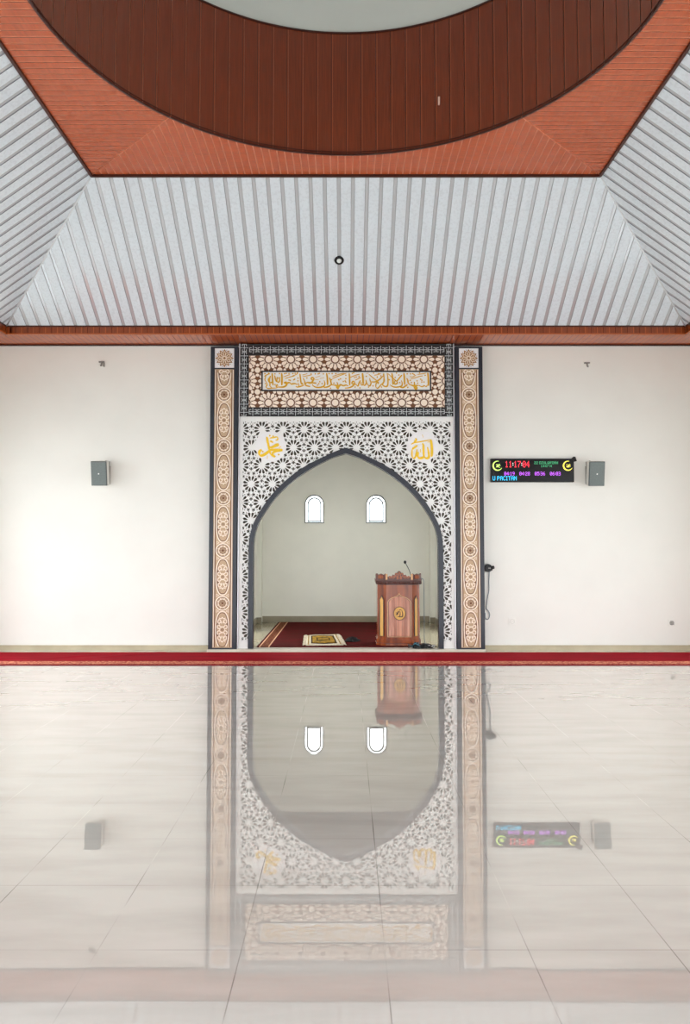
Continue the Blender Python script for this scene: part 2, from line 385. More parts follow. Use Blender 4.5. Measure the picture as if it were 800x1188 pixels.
for s in (-1, 1):
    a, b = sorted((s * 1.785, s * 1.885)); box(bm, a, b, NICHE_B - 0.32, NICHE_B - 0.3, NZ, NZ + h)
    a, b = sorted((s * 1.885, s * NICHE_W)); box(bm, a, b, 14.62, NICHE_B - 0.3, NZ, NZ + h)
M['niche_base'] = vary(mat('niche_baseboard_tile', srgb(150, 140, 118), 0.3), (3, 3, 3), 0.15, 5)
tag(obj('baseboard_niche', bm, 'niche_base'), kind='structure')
for i, (cx, z0, z1, hw) in enumerate(wins):
    w = empty('window_%d' % (i + 1), (cx, NICHE_B, z0), kind='structure')
    bm = B(); pierced(bm, arch_outline(cx, z0, z1, hw), [arch_outline(cx, z0 + 0.024, z1 - 0.022, hw - 0.022)[::-1]], NICHE_B - 0.014, NICHE_B + 0.05)
    obj('window_edge', bm, 'grey_frame', w)
    bm = B(); a = 0.055; pierced(bm, arch_outline(cx, z0 + 0.03, z1 - a, hw - a), [arch_outline(cx, z0 + 0.03 + 0.028, z1 - a - 0.03, hw - a - 0.03)[::-1]], NICHE_B + 0.02, NICHE_B + 0.06)
    obj('inner_frame', bm, 'grey_frame', w)
    bm = B(); prism(bm, arch_outline(cx, z0 + 0.006, z1 - 0.006, hw - 0.008), NICHE_B + 0.06, NICHE_B + 0.066)
    obj('pane', bm, 'glass', w)

# ceiling ---------------------------------------------------------------
ceil = empty('ceiling', (0, YC, ZS), kind='structure')
PITCH, GR = 0.1885, 0.052
def slope_panel():
    """front slope: flat planks with recessed silver grooves, local about the room centre"""
    bm = B(); dz = (Z2 - ZF) / (W1 - W2); dep = 0.009
    nrm = Vector((0, -(Z2 - ZF), -(W1 - W2))).normalized()    # inward normal (down and towards the middle)
    def P(x, y, d): 
        z = ZF - ZS + (W1 - y) * dz
        v = Vector((x, y, z)) - nrm * d
        return v
    def strip(xa, xb, d, mi):
        # clip to |x| <= y, W2 <= y <= W1
        xs = sorted({max(-W1, min(W1, v)) for v in [xa, xb] + [c for c in (-W2, 0, W2) if xa < c < xb]})
        for p, q in zip(xs, xs[1:]):
            if q - p < 1e-6: continue
            yp, yq = max(abs(p), W2), max(abs(q), W2)
            c = [P(p, W1, d), P(q, W1, d), P(q, yq, d), P(p, yp, d)]
            vs = []
            for v in c:
                if not vs or (v - vs[-1]).length > 1e-5: vs.append(v)
            if (vs[0] - vs[-1]).length < 1e-5: vs.pop()
            if len(vs) >= 3:
                bm.faces.new([bm.verts.new(v) for v in vs]).material_index = mi
    def wall(x, d0, d1):
        if abs(x) >= W1: return
        y = max(abs(x), W2); bm.faces.new([bm.verts.new(v) for v in (P(x, W1, d0), P(x, W1, d1), P(x, y, d1), P(x, y, d0))]).material_index = 2
    n = int(W1 / PITCH) + 1
    for k in range(-n - 1, n + 1):
        c = (k + 0.5) * PITCH
        g0, g1 = c - GR / 2, c + GR / 2; nx = c + PITCH - GR / 2
        if g0 > W1: continue
        strip(g0, g0 + 0.006, dep, 2); strip(g0 + 0.006, g1 - 0.006, dep, 1); strip(g1 - 0.006, g1, dep, 2)
        wall(g0, 0, dep); wall(g1, 0, dep); strip(g1, nx, 0, 0)
    return bm
def ring_panel():
    """front quarter of the flat brown ceiling between the square and the round opening"""
    bm = B(); z = Z2 - ZS; J = 0.015; wp = PITCH / 2
    def low(x): return max(abs(x), math.sqrt(max(RD * RD - x * x, 0)) if abs(x) < RD else 0)
    def strip(xa, xb, dz, mi):
        n = 5; top = []; bot = []
        for i in range(n + 1):
            x = xa + (xb - xa) * i / n
            bot.append((x, min(low(x), W2))); top.append((x, W2))
        for i in range(n):
            q = [bot[i], bot[i + 1], top[i + 1], top[i]]
            if abs(q[0][1] - q[3][1]) < 1e-5 and abs(q[1][1] - q[2][1]) < 1e-5: continue
            vs = []
            for p in q:
                if not vs or math.hypot(p[0] - vs[-1][0], p[1] - vs[-1][1]) > 1e-5: vs.append(p)
            if len(vs) >= 3: bm.faces.new([bm.verts.new((p[0], p[1], z + dz)) for p in vs]).material_index = mi
    n = int(W2 / wp) + 1
    for k in range(-n, n):
        a = max(-W2, k * wp); b = min(W2, (k + 1) * wp)
        if b - a < 0.02: continue
        strip(a, b - J, 0, 0); strip(b - J, b, 0.003, 1)
    return bm
def soffit_panel():
    bm = B(); wp = PITCH / 2; y1 = WALL - YC
    n = int(HW / wp) + 1
    for k in range(-n, n):
        a = k * wp; b = a + wp
        for xa, xb, mi, dz in ((a, b - 0.010, 0, 0), (b - 0.012, b, 1, 0.0)):
            xa, xb = max(-y1, xa), min(y1, xb)
            if xb <= xa: continue
            ya, yb = max(abs(xa), W1), max(abs(xb), W1)
            bm.faces.new([bm.verts.new(v) for v in ((xa, ya, dz), (xb, yb, dz), (xb, y1, dz), (xa, y1, dz))]).material_index = mi
    return bm
def fascia_panel():
    bm = B(); h = ZF - ZS; wp = 0.0942
    n = int(W1 / wp) + 1
    for k in range(-n, n):
        a = max(-W1, k * wp); b = min(W1, a + wp)
        if b <= a: continue
        box(bm, a, b - 0.012, W1, W1 + 0.02, 0.018, h - 0.02, 0)
        box(bm, b - 0.012, b, W1 + 0.003, W1 + 0.02, 0.018, h - 0.02, 1 if k % 2 else 3)
    box(bm, -W1, W1, W1 - 0.006, W1 + 0.02, 0.0, 0.018, 1); box(bm, -W1, W1, W1 - 0.006, W1 + 0.02, h - 0.02, h + 0.004, 2)
    return bm
def quarter(name, bm, mats):
    o = obj(name, bm, mats, ceil, local=True); 
    for k in (1, 2, 3):
        c = o.copy(); C.objects.link(c); c.parent = ceil; c.rotation_euler = (0, 0, k * PI / 2)
    return o
quarter('slope_panel', slope_panel(), ['plank', 'groove', 'groove_edge'])
quarter('ring_panel', ring_panel(), ['wood', 'wood_joint'])
quarter('soffit_panel', soffit_panel(), ['soffit', 'soffit_joint'])
quarter('fascia', fascia_panel(), ['fascia', 'orange_trim', 'dark_trim', 'soffit_joint'])
bm = B(); d = 0.02
box(bm, -W2, W2, W2 - d, W2 + 0.012, Z2 - ZS - 0.03, Z2 - ZS + 0.004)
quarter('ring_trim', bm, ['dark_trim'])
bm = B(); h0 = Vector((W1, W1, ZF - ZS)); h1 = Vector((W2, W2, Z2 - ZS)); tube(bm, [h0, h1], 0.014, 6)
quarter('hip_trim', bm, ['hip'])
bm = B(); tube(bm, [(RD * 0.995 / math.sqrt(2) + 0.0,) * 2 + (Z2 - ZS,), (W2, W2, Z2 - ZS)], 0.006, 6)
quarter('mitre_trim', bm, ['wood_joint'])
bm = B(); y1 = WALL - YC; box(bm, -y1, y1, y1 - 0.035, y1, -0.022, 0.0)
quarter('cornice', bm, ['dark_trim'])
# back part of the soffit, behind the camera
bm = B(); box(bm, -HW, HW, BACK - YC, -(WALL - YC), 0.0, 0.02)
obj('soffit_back', bm, 'soffit', ceil, local=True)
# drum of vertical planks
bm = B(); NP = 96; z0, z1 = Z2 - ZS, Z3 - ZS
for k in range(NP):
    a0 = 2 * PI * k / NP
    for i, (f0, f1, r, mi) in enumerate(((0, 0.45, RD, 0), (0.45, 0.87, RD, 0), (0.87, 0.94, RD + 0.003, 1), (0.94, 1.0, RD + 0.003, 2))):
        p, q = a0 + f0 * 2 * PI / NP, a0 + f1 * 2 * PI / NP
        bm.faces.new([bm.verts.new(v) for v in ((r * math.cos(p), r * math.sin(p), z0), (r * math.cos(q), r * math.sin(q), z0), (r * math.cos(q), r * math.sin(q), z1), (r * math.cos(p), r * math.sin(p), z1))]).material_index = mi
obj('drum', bm, ['wood_drum', 'drum_joint', 'drum_joint_dark'], ceil, local=True)
def hoop(r0, r1, za, zb, n=128):
    bm = B(); prof = [(r0, za), (r1, za), (r1, zb), (r0, zb)]; rows = []
    for k in range(n):
        a = 2 * PI * k / n; rows.append([bm.verts.new((r * math.cos(a), r * math.sin(a), z)) for r, z in prof])
    for k in range(n):
        p, q = rows[k], rows[(k + 1) % n]
        for i in range(4): bm.faces.new((p[i], q[i], q[(i + 1) % 4], p[(i + 1) % 4])).smooth = False
    return bm
obj('drum_lip', hoop(RD - 0.014, RD + 0.008, z0 - 0.006, z0 + 0.012), 'dark_trim', ceil, local=True)
obj('drum_bead', hoop(RD - 0.010, RD, z0 + 0.034, z0 + 0.042), 'drum_joint_dark', ceil, local=True)
obj('drum_cornice', hoop(RD - 0.012, RD + 0.02, z1 - 0.02, z1), 'dark_trim', ceil, local=True)
bm = B(); n = 64; rows = []
for j in range(13):
    f = PI / 2 * j / 12; r = (RD + 0.02) * math.cos(f) + 1e-3; z = z1 + 2.3 * math.sin(f)
    rows.append([bm.verts.new((r * math.cos(2 * PI * k / n), r * math.sin(2 * PI * k / n), z)) for k in range(n)])
for a, b in zip(rows, rows[1:]):
    for k in range(n): bm.faces.new((a[k], b[k], b[(k + 1) % n], a[(k + 1) % n]))
obj('dome', bm, 'dome', ceil, local=True, smooth=True)
# opaque outer roof so that daylight enters by the doorways only
bm = B(); box(bm, -HW - 0.4, HW + 0.4, BACK - YC - 0.4, WALL - YC + 0.4, 4.9, 5.0)
for s in (-1, 1):
    a, b = sorted((s * (HW + 0.2), s * (HW + 0.4))); box(bm, a, b, BACK - YC - 0.4, WALL - YC + 0.4, -0.2, 4.9)
box(bm, -HW - 0.4, HW + 0.4, WALL - YC + 0.19, WALL - YC + 0.4, -0.2, 4.9); box(bm, -HW - 0.4, HW + 0.4, BACK - YC - 0.4, BACK - YC - 0.21, -0.2, 4.9)
obj('roof_shell', bm, 'hip', ceil, local=True)

# ------------------------------------------------------------------ lettering
def pen(bm, strokes, conv, y0, y1, k=1.0, nib=math.radians(50), jit=0.0):
    """broad-nib strokes; conv turns a sheet point into x,z and gives the scale"""
    for pts, w in strokes:
        wz = w * conv.s * k
        if len(pts) == 1:
            x, z = conv(*pts[0]); d = wz * 0.7
            prism(bm, [(x - d, z), (x, z - d), (x + d, z), (x, z + d)], y0, y1); continue
        cp = catmull([conv(*p) for p in pts], 5)
        def wd(t, d):
            e = abs(d[0] * math.sin(nib) + d[1] * math.cos(nib))
            return wz * (0.55 + 0.5 * e) * (0.55 + 0.45 * min(1, 6 * t, 6 * (1 - t)))
        jit += 2e-5
        ribbon(bm, cp, wd, y0 - (jit % 0.0006), y1, drift=3e-5)
class Sheet:
    def __init__(s, x0, y0, scale, Y):
        s.a = (x0, y0, scale, Y); s.s = (at(x0 + 1, y0, Y)[0] - at(x0, y0, Y)[0]) / scale
    def __call__(s, x, y):
        x0, y0, sc, Y = s.a; return at(x0 + x / sc, y0 + y / sc, Y)

# ------------------------------------------------------------------ pilasters
def pilaster(xl, xr, label):
    Y = FRONT_PILLAR
    x0, zt = at(xl, 402, Y); x1 = at(xr, 402, Y)[0]; zt = min(zt, ZS - 0.02); zb = NZ
    r = empty('pilaster', ((x0 + x1) / 2, WALL, zb), label, 'pilaster', 'patterned pilasters beside the niche')
    cx = (x0 + x1) / 2; hw = (x1 - x0) / 2; iw = 0.158        # half width of the inner panel
    z_sq1 = at(0, 404, Y)[1]; z_sq0 = at(0, 426.8, Y)[1]; z_p1 = at(0, 428.2, Y)[1]; z_p0 = at(0, 751.6, Y)[1]
    bm = B()
    pierced(bm, [(x0, zb), (x1, zb), (x1, zt), (x0, zt)], [[(cx - iw, a), (cx - iw, b), (cx + iw, b), (cx + iw, a)] for a, b in ((z_p0, z_p1), (z_sq0, z_sq1))], Y, WALL)
    obj('frame', bm, 'navy', r)
    bm = B(); box(bm, cx - iw, cx + iw, Y + 0.012, Y + 0.03, z_sq0, z_sq1)
    sq = obj('rosette_panel', bm, 'white_disc', r)
    bm = B(); cz = (z_sq0 + z_sq1) / 2; R0 = 0.142
    # twelve-lobed rosette: brown disc, pale lines, pointed petals
    disc(bm, cx, cz, R0 * 0.78, Y + 0.008, Y + 0.014, 36, 0)
    for k in range(12):
        a = 2 * PI * k / 12
        prism(bm, rotpts([(0.66, -0.17), (0.86, -0.13), (1.05, 0), (0.86, 0.13), (0.66, 0.17)], a, cx, cz, R0), Y + 0.0085, Y + 0.014, 0)
        ribbon(bm, rotpts(catmull([(0.2, 0), (0.45, 0.16), (0.72, 0), (0.45, -0.16), (0.2, 0)], 4), a, cx, cz, R0), 0.0065, Y + 0.005, Y + 0.009, 1)
        ribbon(bm, rotpts([(0.62, -0.1), (0.84, 0), (0.62, 0.1)], a, cx, cz, R0), 0.006, Y + 0.0055, Y + 0.009, 1)
        prism(bm, rotpts([(0.98, -0.05), (1.12, 0), (0.98, 0.05)], a + PI / 12, cx, cz, R0 * 0.93), Y + 0.0085, Y + 0.014, 2)
    ribbon(bm, ring(cx, cz, R0 * 0.17), 0.007, Y + 0.004, Y + 0.009, 1, True)
    obj('rosette', bm, ['gold_brown', 'cream', 'brown_line'], sq)
    bm = B(); box(bm, cx - iw, cx + iw, Y + 0.012, Y + 0.03, z_p0, z_p1)
    pn = obj('ornament_panel', bm, 'tan', r)
    bm = B(); yA, yB = Y + 0.008, Y + 0.0135
    clipz = lambda p: p
    def rib(pts, w, mi, close=False, lift=0.0):
        if min(p[1] for p in pts) < z_p0 + 0.004 or max(p[1] for p in pts) > z_p1 - 0.004:
            pts2 = [p for p in pts if z_p0 + 0.004 < p[1] < z_p1 - 0.004]
            if len(pts2) < 3: return
            if close:   # rotate so that the kept run is contiguous
                keep = [z_p0 + 0.004 < p[1] < z_p1 - 0.004 for p in pts]
                s = next(i for i in range(len(pts)) if keep[i] and not keep[i - 1]); pts2 = []
                for i in range(len(pts)):
                    if not keep[(s + i) % len(pts)]: break
                    pts2.append(pts[(s + i) % len(pts)])
                if len(pts2) < 3: return
            pts, close = pts2, False
        ribbon(bm, pts, w, yA - lift, yB, mi, close)
    for s in (-1, 1):
        rib([(cx + s * (iw - 0.016), z_p0 + 0.01), (cx + s * (iw - 0.016), z_p1 - 0.01)], 0.009, 0)
        ribbon(bm, [(cx + s * (iw - 0.034), z_p0 + 0.01), (cx + s * (iw - 0.034), z_p1 - 0.01)], 0.012, yA, yB, 1)
        ribbon(bm, [(cx + s * (iw - 0.016), z_p0 + 0.01), (cx + s * (iw - 0.016), z_p1 - 0.01)], 0.013, yA - 0.0003, yB, 0)
    zo = at(0, 487.5, Y)[1]; per = at(0, 427.8, Y)[1] - zo          # one oval plus one circle
    for k in range(-6, 3):
        z = zo + per * k
        # the long cartouche
        hh, ww = per * 0.345, 0.107
        cart = []
        for i in range(28):
            a = 2 * PI * i / 28; ca, sa = math.cos(a), math.sin(a)
            cart.append((cx + ww * math.copysign(abs(ca) ** 0.75, ca), z + hh * sa))
        rib(cart, 0.018, 0, True); rib([(cx + (p[0] - cx) * 0.88, z + (p[1] - z) * 0.93) for p in cart], 0.011, 1, True, 0.0006)
        for sz in (-1, 1):
            for s in (-1, 1):
                f = lambda pts: [(cx + s * x, z + sz * y) for x, y in pts]
                rib(f(catmull([(0.0, 0.045), (0.035, 0.055), (0.05, 0.09), (0.03, 0.12), (0.012, 0.10)])), 0.013, 0, lift=0.001)
                rib(f(catmull([(0.012, 0.11), (0.03, 0.15), (0.055, 0.16), (0.07, 0.13), (0.06, 0.10)])), 0.014, 0, lift=0.0012)
                rib(f(catmull([(0.0, 0.20), (0.02, 0.175), (0.05, 0.185)])), 0.013, 0, lift=0.0011)
                rib(f(catmull([(0.045, 0.012), (0.075, 0.03), (0.075, 0.06), (0.055, 0.075)])), 0.014, 0, lift=0.0013)
                rib(f(catmull([(0.05, 0.075), (0.075, 0.095), (0.085, 0.07)])), 0.010, 1, lift=0.0011)
                # small corner tear between cartouche and circle
                rib(f([(0.06, per * 0.5 - 0.125), (0.098, per * 0.5 - 0.145), (0.098, per * 0.5 - 0.10), (0.06, per * 0.5 - 0.125)]), 0.009, 0, lift=0.0007)
        hexa = [(cx + 0.045 * math.cos(PI / 6 + PI / 3 * i), z + 0.045 * math.sin(PI / 6 + PI / 3 * i)) for i in range(6)]
        rib(hexa, 0.011, 0, True, 0.0016); rib([(cx - 0.02, z), (cx, z + 0.014), (cx + 0.02, z), (cx, z - 0.014)], 0.009, 1, True, 0.0017)
        # the round boss
        zc = z + per / 2
        if z_p0 + 0.12 < zc < z_p1 - 0.05:
            rib(ring(cx, zc, 0.108, 32), 0.018, 0, True, 0.0004); rib(ring(cx, zc, 0.094, 32), 0.010, 1, True, 0.0008)
            rib(ring(cx, zc, 0.066, 28), 0.012, 0, True, 0.0008)
            for i in range(8):
                a = 2 * PI * i / 8
                rib(rotpts([(0.028, 0), (0.045, 0.011), (0.06, 0), (0.045, -0.011)], a, cx, zc), 0.008, 1, True, 0.0009)
                x_, z_ = cx + 0.081 * math.cos(a + PI / 8), zc + 0.081 * math.sin(a + PI / 8)
                prism(bm, [(x_ - 0.009, z_), (x_, z_ - 0.009), (x_ + 0.009, z_), (x_, z_ + 0.009)], yA - 0.0009, yB, 0)
            disc(bm, cx, zc, 0.02, yA - 0.001, yB, 12, 1)
    obj('ornament', bm, ['cream', 'brown_line'], pn)
    return r
M['gold_brown'] = vary(mat('gold_brown_ornament', srgb(172, 126, 76), 0.45), (20, 20, 20), 0.3, 3)
pilaster(244.4, 276.2, 'left navy-framed pilaster with brown arabesque ornament, nearer the grey wall speaker without the clock')
pilaster(527.6, 559.2, 'right navy-framed pilaster with brown arabesque ornament, next to the red and black digital clock')

# ------------------------------------------------------------------ inscription panel over the arch
YP = FRONT_SCREEN - 0.02
xl, zt = at(277.8, 403, YP); xr, zb = at(526.0, 483, YP); zt = ZS - 0.025
ip = empty('inscription_panel', ((xl + xr) / 2, WALL, zb), 'wide black-bordered panel with a gold Arabic inscription above the arch', 'panel')
ix0, iz1 = at(288.6, 412.4, YP); ix1, iz0 = at(515.9, 472.6, YP)
fx0, fz1 = at(303.2, 430.2, YP); fx1, fz0 = at(500.0, 453.9, YP)
bm = B(); pierced(bm, [(xl, zb), (xr, zb), (xr, zt), (xl, zt)], [[(ix0, iz0), (ix0, iz1), (ix1, iz1), (ix1, iz0)]], YP, WALL)
kb = obj('key_border', bm, 'black', ip)
# white key pattern on the black border
bm = B(); u = 0.136; lw_ = 0.0085
def key_unit(cx, cz, vert):
    h = u / 2 * 0.88
    segs = [[(0, -h), (0, h)], [(-h, 0), (h, 0)], [(-h, 0), (-h, h * 0.55), (-h * 0.5, h * 0.55)], [(h, 0), (h, -h * 0.55), (h * 0.5, -h * 0.55)],
            [(-h, 0), (-h, -h * 0.55), (-h * 0.5, -h * 0.55)], [(h, 0), (h, h * 0.55), (h * 0.5, h * 0.55)]]
    for j, s in enumerate(segs):
        p = [(cx + (z if vert else x), cz + (x if vert else z)) for x, z in s]
        for a, b in zip(p, p[1:]):
            x0, x1 = sorted((a[0], b[0])); z0, z1 = sorted((a[1], b[1]))
            box(bm, x0 - lw_ / 2, x1 + lw_ / 2, YP - 0.003 - j * 2e-5, YP + 0.002, z0 - lw_ / 2, z1 + lw_ / 2)
n = round((ix1 - ix0) / u); du = (ix1 - ix0) / n
for k in range(n):
    for cz in ((zt + iz1) / 2 - 0.002, (zb + iz0) / 2 + 0.002): key_unit(ix0 + (k + 0.5) * du, cz, False)
n = round((zt - zb) / u); dv = (zt - zb) / n
for k in range(n):
    for cx in ((xl + ix0) / 2 + 0.002, (xr + ix1) / 2 - 0.002): key_unit(cx, zb + (k + 0.5) * dv, True)
obj('key_pattern', bm, 'key_white', kb)
# brown star strapwork with cream cells
bm = B(); box(bm, ix0, ix1, YP + 0.004, YP + 0.03, iz0, iz1)
sb = obj('star_border', bm, 'brown_strap', ip)
bm = B(); p = (at(388.6, 440, YP)[0] - at(311.4, 440, YP)[0]) / 3; xs = at(311.4, 440, YP)[0]; zr = [at(0, v, YP)[1] for v in (416.8, 442.0, 467.2)]
ej = 0
def cell(poly):
    global ej
    q = clip(poly, ix0 + 0.004, ix1 - 0.004, iz0 + 0.004, iz1 - 0.004)
    if q and area(q) > 2e-5:
        ej += 1; prism(bm, q, YP + 0.0005 - (ej % 7) * 2e-5, YP + 0.005)
for i in range(-2, 11):
    for z in zr:
        x = xs + i * p
        if not (ix0 - p < x < ix1 + p): continue
        inside = fx0 - 0.4 * p < x < fx1 + 0.4 * p
        if abs(z - zr[1]) < 1e-6 and inside and fx0 + 0.5 * p < x < fx1 - 0.5 * p: continue
        cell(ring(x, z, 0.145 * p, 18))
        for k in range(12):
            a = 2 * PI * k / 12
            cell(rotpts([(0.185, 0), (0.27, 0.050), (0.36, 0.080), (0.43, 0.066), (0.485, 0), (0.43, -0.066), (0.36, -0.080), (0.27, -0.050)], a, x, z, p))
            cell(rotpts([(0.18, 0), (0.215, 0.022), (0.25, 0), (0.215, -0.022)], a + PI / 12, x, z, p))
            if k % 3 == 1: cell(rotpts([(0.40, 0), (0.455, 0.045), (0.50, 0.0), (0.455, -0.045)], a + PI / 12, x, z, p))
    for z in ((zr[0] + zr[1]) / 2, (zr[1] + zr[2]) / 2):
        x = xs + (i + 0.5) * p
        cell(ring(x, z, 0.125 * p, 16))
        for k in range(4): cell(rotpts([(0.155, 0), (0.18, 0.06), (0.225, 0.085), (0.27, 0.06), (0.30, 0), (0.27, -0.06), (0.225, -0.085), (0.18, -0.06)], PI / 2 * k, x, z, p))
obj('star_cells', bm, 'cream', sb)
bm = B(); fr = 0.022
pierced(bm, [(fx0, fz0), (fx1, fz0), (fx1, fz1), (fx0, fz1)], [[(fx0 + fr, fz0 + fr), (fx0 + fr, fz1 - fr), (fx1 - fr, fz1 - fr), (fx1 - fr, fz0 + fr)]], YP - 0.012, YP + 0.006)
obj('inscription_frame', bm, 'black', ip)
bm = B(); box(bm, fx0 + fr, fx1 - fr, YP - 0.004, YP + 0.006, fz0 + fr, fz1 - fr)
pl = obj('inscription_plate', bm, 'white_board', ip)
D1 = lambda *pts: [([q], 15) for q in pts]
CROP = {450: [([(705,50),(715,150),(720,290)],24),([(700,270),(680,300),(640,285),(620,300),(585,300),(560,285),(530,280)],14),
  ([(530,280),(490,290),(470,320),(490,345),(510,320),(480,290),(440,285),(400,270)],26),([(465,215),(470,260),(480,290)],18),
  ([(330,150),(350,190),(360,240),(400,275)],22),([(345,265),(310,290),(260,320),(210,310)],18),([(280,60),(290,150),(295,270)],24),
  ([(235,190),(250,240),(240,290),(180,310),(110,310),(60,290),(35,265)],17),([(0,70),(60,130),(130,190),(165,230),(140,255),(105,250),(130,190)],17),
  ([(65,60),(80,150),(85,270)],22),([(250,95),(215,130),(175,180),(150,210)],16),([(400,165),(480,145),(560,120),(620,110)],10),
  ([(520,85),(600,75),(680,60)],10),([(380,120),(430,130),(500,95)],9)] + D1((440,70),(462,86),(400,75),(560,55),(660,100),(600,190),(580,170),(640,220),(525,240),(515,200),(600,220),(350,315),(125,140),(205,230),(20,180),(415,230),(395,190),(150,60),(190,95),(340,75)),
 400: [([(750,60),(765,150),(765,260),(740,300),(690,290),(670,260),(700,190),(680,80)],18),([(690,60),(695,150),(690,230)],16),([(800,100),(760,70)],12),
  ([(690,230),(640,270),(600,320),(570,330),(550,300),(560,240),(600,230),(590,260)],14),([(425,80),(480,130),(550,185),(600,230)],18),([(680,110),(620,170),(560,210),(500,220),(470,210)],16),
  ([(440,150),(450,200),(465,240),(440,290),(400,260),(380,210)],17),([(310,60),(320,150),(325,270)],26),([(325,270),(350,280),(380,240),(370,180)],16),([(325,270),(290,270),(285,220)],15),
  ([(170,240),(140,255),(120,240),(140,210),(165,215),(170,250),(140,290),(80,320),(0,330)],17),([(275,190),(250,240),(230,290),(200,270),(170,250)],17),([(75,60),(82,150),(85,280)],22),
  ([(90,140),(160,110),(260,80)],10),([(180,190),(230,165),(280,140)],10),([(520,100),(580,90),(640,70)],9),([(380,70),(420,60)],9),([(0,270),(30,280),(60,290)],15)] + D1((130,65),(155,55),(250,125),(170,140),(200,130),(380,120),(575,130),(510,60),(600,70),(640,110),(180,310),(265,325),(420,310),(500,290),(650,310),(15,100),(15,160),(15,220)),
 350: [([(800,270),(740,285),(690,270),(660,300),(640,335),(620,310),(650,290),(600,280),(540,270)],22),([(625,220),(640,260),(650,290)],17),([(490,140),(510,190),(525,250),(540,280)],22),
  ([(525,260),(480,300),(410,315),(380,300)],17),([(440,60),(455,160),(458,275)],24),([(395,190),(410,240),(395,290),(330,315),(260,315),(205,290),(190,260)],18),
  ([(215,160),(190,185),(165,165),(185,140),(215,155),(190,210),(150,240),(90,230)],19),([(260,240),(180,235),(90,225)],19),([(90,225),(60,260),(100,290),(150,300)],17),
  ([(20,150),(50,210),(60,270),(110,300)],19),([(0,260),(40,280)],15),([(540,160),(640,120),(800,60)],10),([(540,125),(640,90),(760,60)],9),([(10,95),(100,70)],13),([(10,125),(120,105),(180,90)],9),
  ([(240,140),(330,110)],9),([(320,160),(400,140)],9),([(230,180),(300,175)],9)] + D1((240,75),(290,75),(312,64),(165,75),(385,75),(485,70),(540,70),(605,70),(320,215),(280,275),(302,250),(360,250),(90,150),(660,180),(690,165),(740,210),(770,200),(570,240),(530,180),(510,330)),
 300: [([(800,280),(740,300),(690,310),(660,295)],16),([(735,70),(745,160),(760,250),(790,240)],21),([(700,230),(720,290),(700,310)],14),([(700,270),(650,250),(620,250),(580,255),(550,230),(500,240),(470,250)],19),
  ([(470,250),(460,235),(490,225),(505,250),(480,290),(430,310),(340,310)],20),([(410,60),(415,160),(412,280)],24),([(375,130),(370,200),(345,225),(325,200),(330,130)],17),([(285,100),(300,180),(320,220)],19),
  ([(240,60),(245,160),(255,280)],22),([(210,110),(190,180),(205,230),(240,220)],19),([(345,290),(330,270),(310,300),(345,315)],17),([(130,110),(110,180),(140,230),(150,270),(130,310),(170,335),(240,330),(330,325)],14),
  ([(190,140),(170,190),(200,250),(200,290),(240,325)],16),([(100,120),(150,90),(200,70)],12),([(470,160),(560,130),(640,110)],10),([(440,130),(520,100),(560,90)],9),([(600,110),(660,90),(700,60)],9)] + D1((110,70),(180,65),(290,75),(460,70),(490,65),(540,70),(610,70),(650,65),(690,55),(540,185),(562,190),(625,180),(642,170),(700,150),(290,265),(120,250),(370,70),(700,200),(350,150))}
bm = B()
for x0, st in CROP.items(): pen(bm, st, Sheet(x0, 429, 15.385, YP), YP - 0.009, YP - 0.003, 1.5)
obj('lettering', bm, 'gold', pl)

# ------------------------------------------------------------------ lattice screen with the arch
YL = FRONT_SCREEN
ms = empty('mihrab_screen', (0, YL, NZ), 'white pierced star-lattice screen with a navy pointed arch opening', 'screen')
AO = [(401.3, 519.6), (390, 523.6), (379, 528.5), (355, 540.5), (334, 555.5), (316, 573.5), (304, 590), (295, 606), (290, 622), (288.6, 640)]
AI = [(401.3, 526.2), (392, 529), (382, 532.8), (359.5, 544.6), (338.5, 559.4), (322, 575), (309.4, 591.5), (300.2, 607), (295.4, 622), (294.2, 640)]
def arch_half(pts):
    c = 401.3
    out = []
    for x, y in catmull(pts, 5):
        X, Z = at(x, y, YL); out.append((X - at(c, y, YL)[0], Z))
    return out
def arch_poly(half, zb):
    l = [(x, z) for x, z in half]; l.append((l[-1][0], zb)); r = [(-x, z) for x, z in l]
    return l[::-1] + r[1:]          # from left foot over the apex to right foot
HO, HI = arch_half(AO), arch_half(AI)
lx0, lx1 = at(276.6, 485, YL)[0], at(527.2, 485, YL)[0]; lz1 = zb
ai = arch_poly(HI, NZ); ao = arch_poly(HO, NZ)
def inside(poly, q):
    c = False
    for i in range(len(poly)):
        a, b = poly[i - 1], poly[i]
        if (a[1] > q[1]) != (b[1] > q[1]) and q[0] < (b[0] - a[0]) * (q[1] - a[1]) / (b[1] - a[1]) + a[0]: c = not c
    return c
hx0, hx1 = at(281.8, 500, YL)[0], at(522.4, 500, YL)[0]; hz1 = at(0, 488.2, YL)[1]; hz0 = at(0, 744, YL)[1]
pitch = (at(402, 498.2, YL)[0] - at(304.4, 498.2, YL)[0]) / 4; rowh = pitch * 0.866
med = [at(314.2, 518.2, YL), at(489.8, 518.2, YL)]; MR = at(332.0, 518, YL)[0] - med[0][0]
holes = []
guard = [(x * 1.0 + (0.03 if x > 0 else -0.03 if x < 0 else 0), z + 0.03) for x, z in ai]
def hole(poly):
    q = clip(poly, hx0, hx1, hz0, hz1)
    if not q or area(q) < 5e-5: return
    if any(inside(guard, v) for v in q): return
    cx = sum(v[0] for v in q) / len(q); cz = sum(v[1] for v in q) / len(q)
    if any(math.hypot(v[0] - m[0], v[1] - m[1]) < MR - 0.012 for m in med for v in q) and any(math.hypot(cx - m[0], cz - m[1]) < MR + 0.01 for m in med): return
    holes.append(q)
